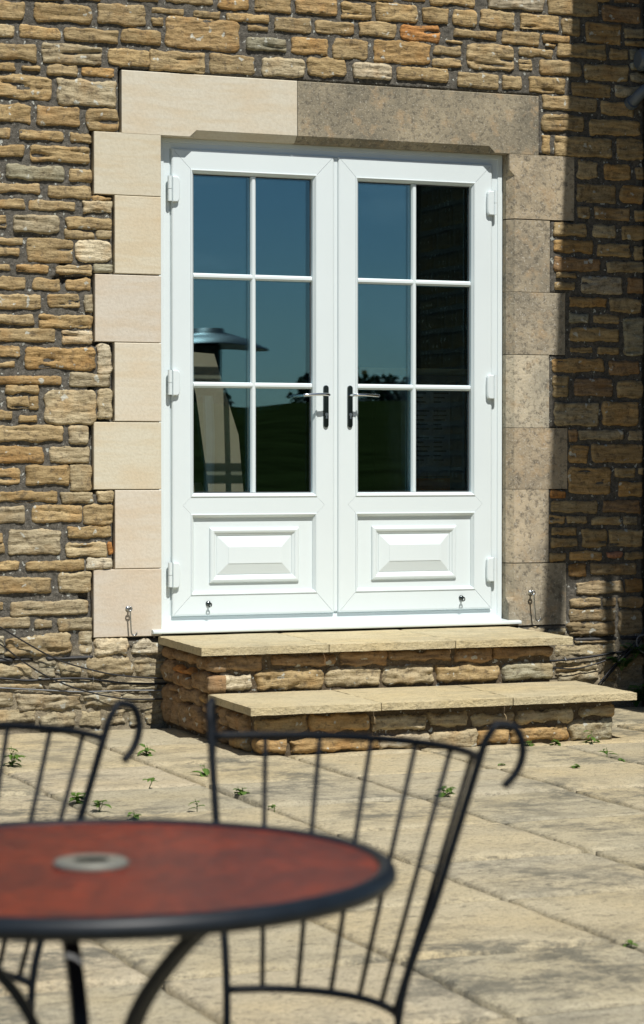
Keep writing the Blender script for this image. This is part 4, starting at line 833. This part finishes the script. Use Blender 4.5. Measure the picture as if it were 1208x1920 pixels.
WEEDS = [(-1.758,-1.10,.075,20,.5,'largest upright weed at the left edge, by the left chair back',.14), (-1.205,-.985,.06,10,.4,'upright sprig in the joint left of the steps, nearest the wall',.2),
 (-1.47,-1.85,.055,8,.9,'yellow-green sprig in the open joint between the two chairs',.2), (-1.19,-1.62,.06,8,.3,'dark upright sprig right beside the post of the right chair',.2),
 (-1.80,-2.12,.035,25,1.3,'low leafy clump just right of the left chair post',.34), (-1.79,-2.33,.05,12,.7,'weed sprig beside the low leafy clump by the left chair',.22),
 (-1.745,-2.57,.03,10,1.0,'brownish weed just above the table edge, near the left chair',.3), (-1.49,-2.43,.04,8,.8,'small sprig left of the right chair post, above the table edge',.2),
 (-1.235,-2.15,.03,15,1.3,'bright flat clump behind the right chair spindles',.3), (-1.257,-2.517,.018,6,1.0,'tiny seedling between the spindles of the right chair, lowest one',.35),
 (-.61,-2.44,.04,18,1.1,'leafy weed seen just left of the right chair post curl',.3), (-.088,-1.78,.015,5,1.0,'tiny seedling right of the curled chair post',.4),
 (.138,-1.93,.02,14,1.6,'flat broad leaved weed on the paving, right of the chair',.4), (.577,-1.235,.06,9,.5,'upright sprig at the right foot of the lower step',.2),
 (.416,-1.66,.05,9,.5,'spindly dark weed on the joint right of the steps',.14), (.30,-1.225,.022,14,1.8,'broad leaves creeping along the foot of the lower step',.45), (.41,-1.24,.022,10,1.6,'broad leaves at the step foot beside the creeping ones',.45),
 (-1.258,-4.86,.02,6,1.2,'lone seedling on the paving at the lower right',.35), (.40,-1.80,.015,6,1.2,'small bright leaf pair under the spindly weed',.4)]
for k, (x, y, h, n, sp, lab, wd) in enumerate(WEEDS): weed(x, y, h, n, sp, lab, wide=wd, seed=k)
# ferns in the shaded corner
def fern(x, y, z, h, n, lab, seed):
    rw = random.Random(seed); root = empty('fern', (x, y, z), 0, lab, 'fern', 'ferns in the shaded corner'); lf = MB(); st = MB()
    for k in range(n):
        a = rw.uniform(math.pi*.9, math.pi*2.1); L = h*rw.uniform(.6, 1); d = Vector((math.cos(a), math.sin(a)*.6, 0))
        pts = [d*L*.55*t + Vector((0,0,1))*(L*t-L*.55*t*t) for t in [q/8 for q in range(9)]]
        st.tube(pts, .0014, 5)
        for q in range(2, 9):
            for s in (-1, 1):
                e = Vector((-d.y, d.x, 0))*s + d*.5; leaf_blade(lf, pts[q], tuple(e), L*.26*(1.15-q/9), L*.045, .2, .15)
    st.build('stem', M['fern'], root); lf.build('frond', M['fern'], root, smooth=True)
fern(1.372, -.04, .165, .15, 13, 'bright green fern growing from the wall joint in the right corner', 1); fern(1.415, -.10, .0, .25, 18, 'dark fern at the foot of the wall in the right corner', 2); fern(1.445, -.04, .22, .17, 12, 'shaded fern high in the right corner beside the cables', 5)

# ------------------------------------------------------------------ bistro table and chairs
TX, TY, TZ = -3.313, -7.471, .72
tb = empty('bistro_table', (TX, TY, 0), 0, 'round bistro table with a red mottled top and dark rim, in the foreground', 'table')
mb = MB(); mb.lathe([(.031, .0), (.287, .0), (.287, -.006), (.031, -.006), (.031, 0)], 72, (0, 0, TZ-.003)); mb.build('tabletop', M['table'], tb, smooth=False)
mb = MB(); rp_ = [(  .290+.0105*math.cos(a), -.0095+.0105*math.sin(a)) for a in [2*math.pi*k/14 for k in range(15)]]; mb.lathe(rp_, 96, (0, 0, TZ)); fix_normals(mb.build('table_rim', M['rim'], tb, smooth=True))
mb = MB(); mb.lathe([(.018, .002), (.018, .0035), (.034, .0035), (.037, .001), (.037, -.002), (.018, -.002)], 40, (0, 0, TZ)); fix_normals(mb.build('hub_ring', simple_mat('brushed_hub', (.27,.275,.235), .4, .5), tb, smooth=False))
mb = MB(); mb.tube([(0, 0, TZ-.05), (0, 0, TZ-.012)], .0178, 18); mb.build('parasol_plug', M['rim'], tb)
mb = MB(); mb.tube([(.16*math.cos(a), .16*math.sin(a), TZ-.022) for a in [2*math.pi*k/40 for k in range(41)]], .008, 8); mb.build('under_ring', M['rim'], tb, smooth=True)
mb = MB(); mb.tube([(.045*math.cos(a), .045*math.sin(a), .47) for a in [2*math.pi*k/24 for k in range(25)]], .007, 8); mb.build('leg_ring', M['rim'], tb, smooth=True)
vx, vy = Vector((.9288, -.3706, 0)), Vector((.3706, .9288, 0))
for ang in (-42, 108, 190):
    d = vx*math.cos(R(ang)) + vy*math.sin(R(ang)); w = Vector((-d.y, d.x, 0)); lg = MB()
    prof = curve_pts([d*r+Vector((0,0,z)) for r, z in ((.250,.700),(.205,.697),(.155,.675),(.108,.634),(.066,.582),(.042,.52),(.040,.45),(.052,.37),(.10,.24),(.20,.07),(.255,.006),(.285,.012))], 5)
    lg.flat(prof, w, .0080, .0055); fix_normals(lg.build('leg', M['rim'], tb))

def chair(cx, cy, ang, label):
    n = Vector((math.cos(R(ang)), math.sin(R(ang)), 0)); ex = Vector((n.y, -n.x, 0))
    root = empty('wire_chair', (cx, cy, 0), 0, label, 'chair', 'black wire chairs round the bistro table')
    P = lambda x, y, z: ex*x + n*y + Vector((0,0,z))
    def arc(hw, sag, y0, z, m=24, lift=0.0):
        r = (hw*hw+sag*sag)/(2*sag); a0 = math.asin(min(1, hw/r))
        return [P(r*math.sin(t), y0+r*math.cos(t)-(r-sag), z+lift*math.cos(t/a0*math.pi/2)) for t in [-a0+2*a0*k/m for k in range(m+1)]]
    top = arc(.205, .112, 0, .770); low = arc(.131, .068, -.055, .470)
    o = MB().tube(top, .0050, 10).build('back_rail', M['iron'], root, smooth=True); MB().tube(low, .0050, 10).build('back_rail', M['iron'], root, smooth=True)
    def at(c, f): g = f*(len(c)-1); i = min(int(g), len(c)-2); return c[i].lerp(c[i+1], g-i)
    for k in range(1, 7):
        f = k/7; MB().tube([at(low, f), at(top, f)], .0034, 8).build('spindle', M['iron'], root, smooth=True)
    for s in (-1, 1):
        e = top[-1] if s > 0 else top[0]; b = low[-1] if s > 0 else low[0]; od = (ex*s*.62 + n*.785).normalized(); ups = (e-b).normalized()
        loop = [e, e+ups*.022, e+ups*.028+Vector((0,0,.010))+od*.008, e+Vector((0,0,.042))+od*.024, e+Vector((0,0,.036))+od*.045, e+Vector((0,0,.012))+od*.053, e+Vector((0,0,-.012))+od*.046, e+Vector((0,0,-.030))+od*.030]
        pts = [P(s*.165, -.02, 0), P(s*.140, -.05, .25), b, b.lerp(e, .5)] + loop
        MB().tube(curve_pts(pts, 7), .0050, 10).build('back_post', M['iron'], root, smooth=True)
    seat = [P(.195*math.sin(t), -.19+.175*math.cos(t), .398) for t in [2*math.pi*k/40 for k in range(41)]]
    MB().tube(seat, .008, 8).build('seat_ring', M['iron'], root, smooth=True)
    sw = MB()
    for k in range(-6, 7):
        x = k*.028; q = .175*math.sqrt(max(0, 1-(x/.195)**2)); sw.flat([P(x, -.19-q, .400), P(x, -.19+q, .400)], ex, .008, .0012)
    fix_normals(tag(sw.build('seat_slats', M['iron'], root), kind='stuff'))
    for s in (-1, 1): MB().tube(curve_pts([P(s*.13, -.32, .395), P(s*.15, -.345, .25), P(s*.175, -.38, 0)], 5), .0075, 8).build('front_leg', M['iron'], root, smooth=True)
    return root
chair(-2.887, -7.070, 29.5, 'black wire chair with spindle back and curled posts, right behind the table')
chair(-3.287, -6.7485, 54.0, 'black wire chair cut off by the left edge, farther behind the table')

# ------------------------------------------------------------------ patio heater (shows in the left panes)
ht = empty('patio_heater', (1.72, -6.6, 0), 0, 'mushroom patio heater with a wide dark hood, mirrored in the left door panes', 'patio heater')
MB().lathe([(0,0),(.22,0),(.22,.06),(.20,.10),(.18,.74),(.0,.76)], 32).build('base', M['heater'], ht, smooth=False)
MB().tube([(0,0,.7),(0,0,1.62)], .03, 16).build('pole', M['zinc'], ht)
MB().lathe([(.0,1.62),(.06,1.62),(.10,1.68),(.105,1.95),(.06,2.0),(0,2.0)], 28).build('burner', M['heater'], ht)
MB().lathe([(.0,2.075),(.12,2.072),(.13,2.04),(.30,2.005),(.44,1.955),(.445,1.948)], 44).build('hood', M['hood_steel'], ht, smooth=True)
MB().lathe([(.444,1.947),(.30,1.990),(.10,2.02),(0,2.02)], 44).build('hood_underside', M['heater'], ht, smooth=True)

# ------------------------------------------------------------------ wood beyond the meadow (mirrored in the panes)
rw = random.Random(8); wd = MB()
for k in range(130):
    bx = -50+k*1.35+rw.uniform(-2, 2); by = -105+rw.uniform(-8, 8); H = rw.uniform(.8, 2.2)
    for q in range(150):
        u, v = rw.uniform(0, 6.28), rw.random(); rr_ = 1.5*math.sqrt(rw.random())*math.sin(math.pi*(.12+.8*v))
        c = Vector((bx+rr_*math.cos(u), by+rr_*math.sin(u), 3.9+H*v)); a = Vector((rw.uniform(-1,1), rw.uniform(-1,1), rw.uniform(-1,1)))*.26; b = Vector((rw.uniform(-1,1), rw.uniform(-1,1), rw.uniform(-1,1)))*.26
        wd.add([c-a, c+b, c+a, c-b], [(0,1,2,3)])
tag(wd.build('far_wood', M['hedge']), kind='stuff')

S.cycles.max_bounces = 8; S.cycles.transparent_max_bounces = 16; S.cycles.sample_clamp_indirect = 6
S.cycles.use_denoising = True
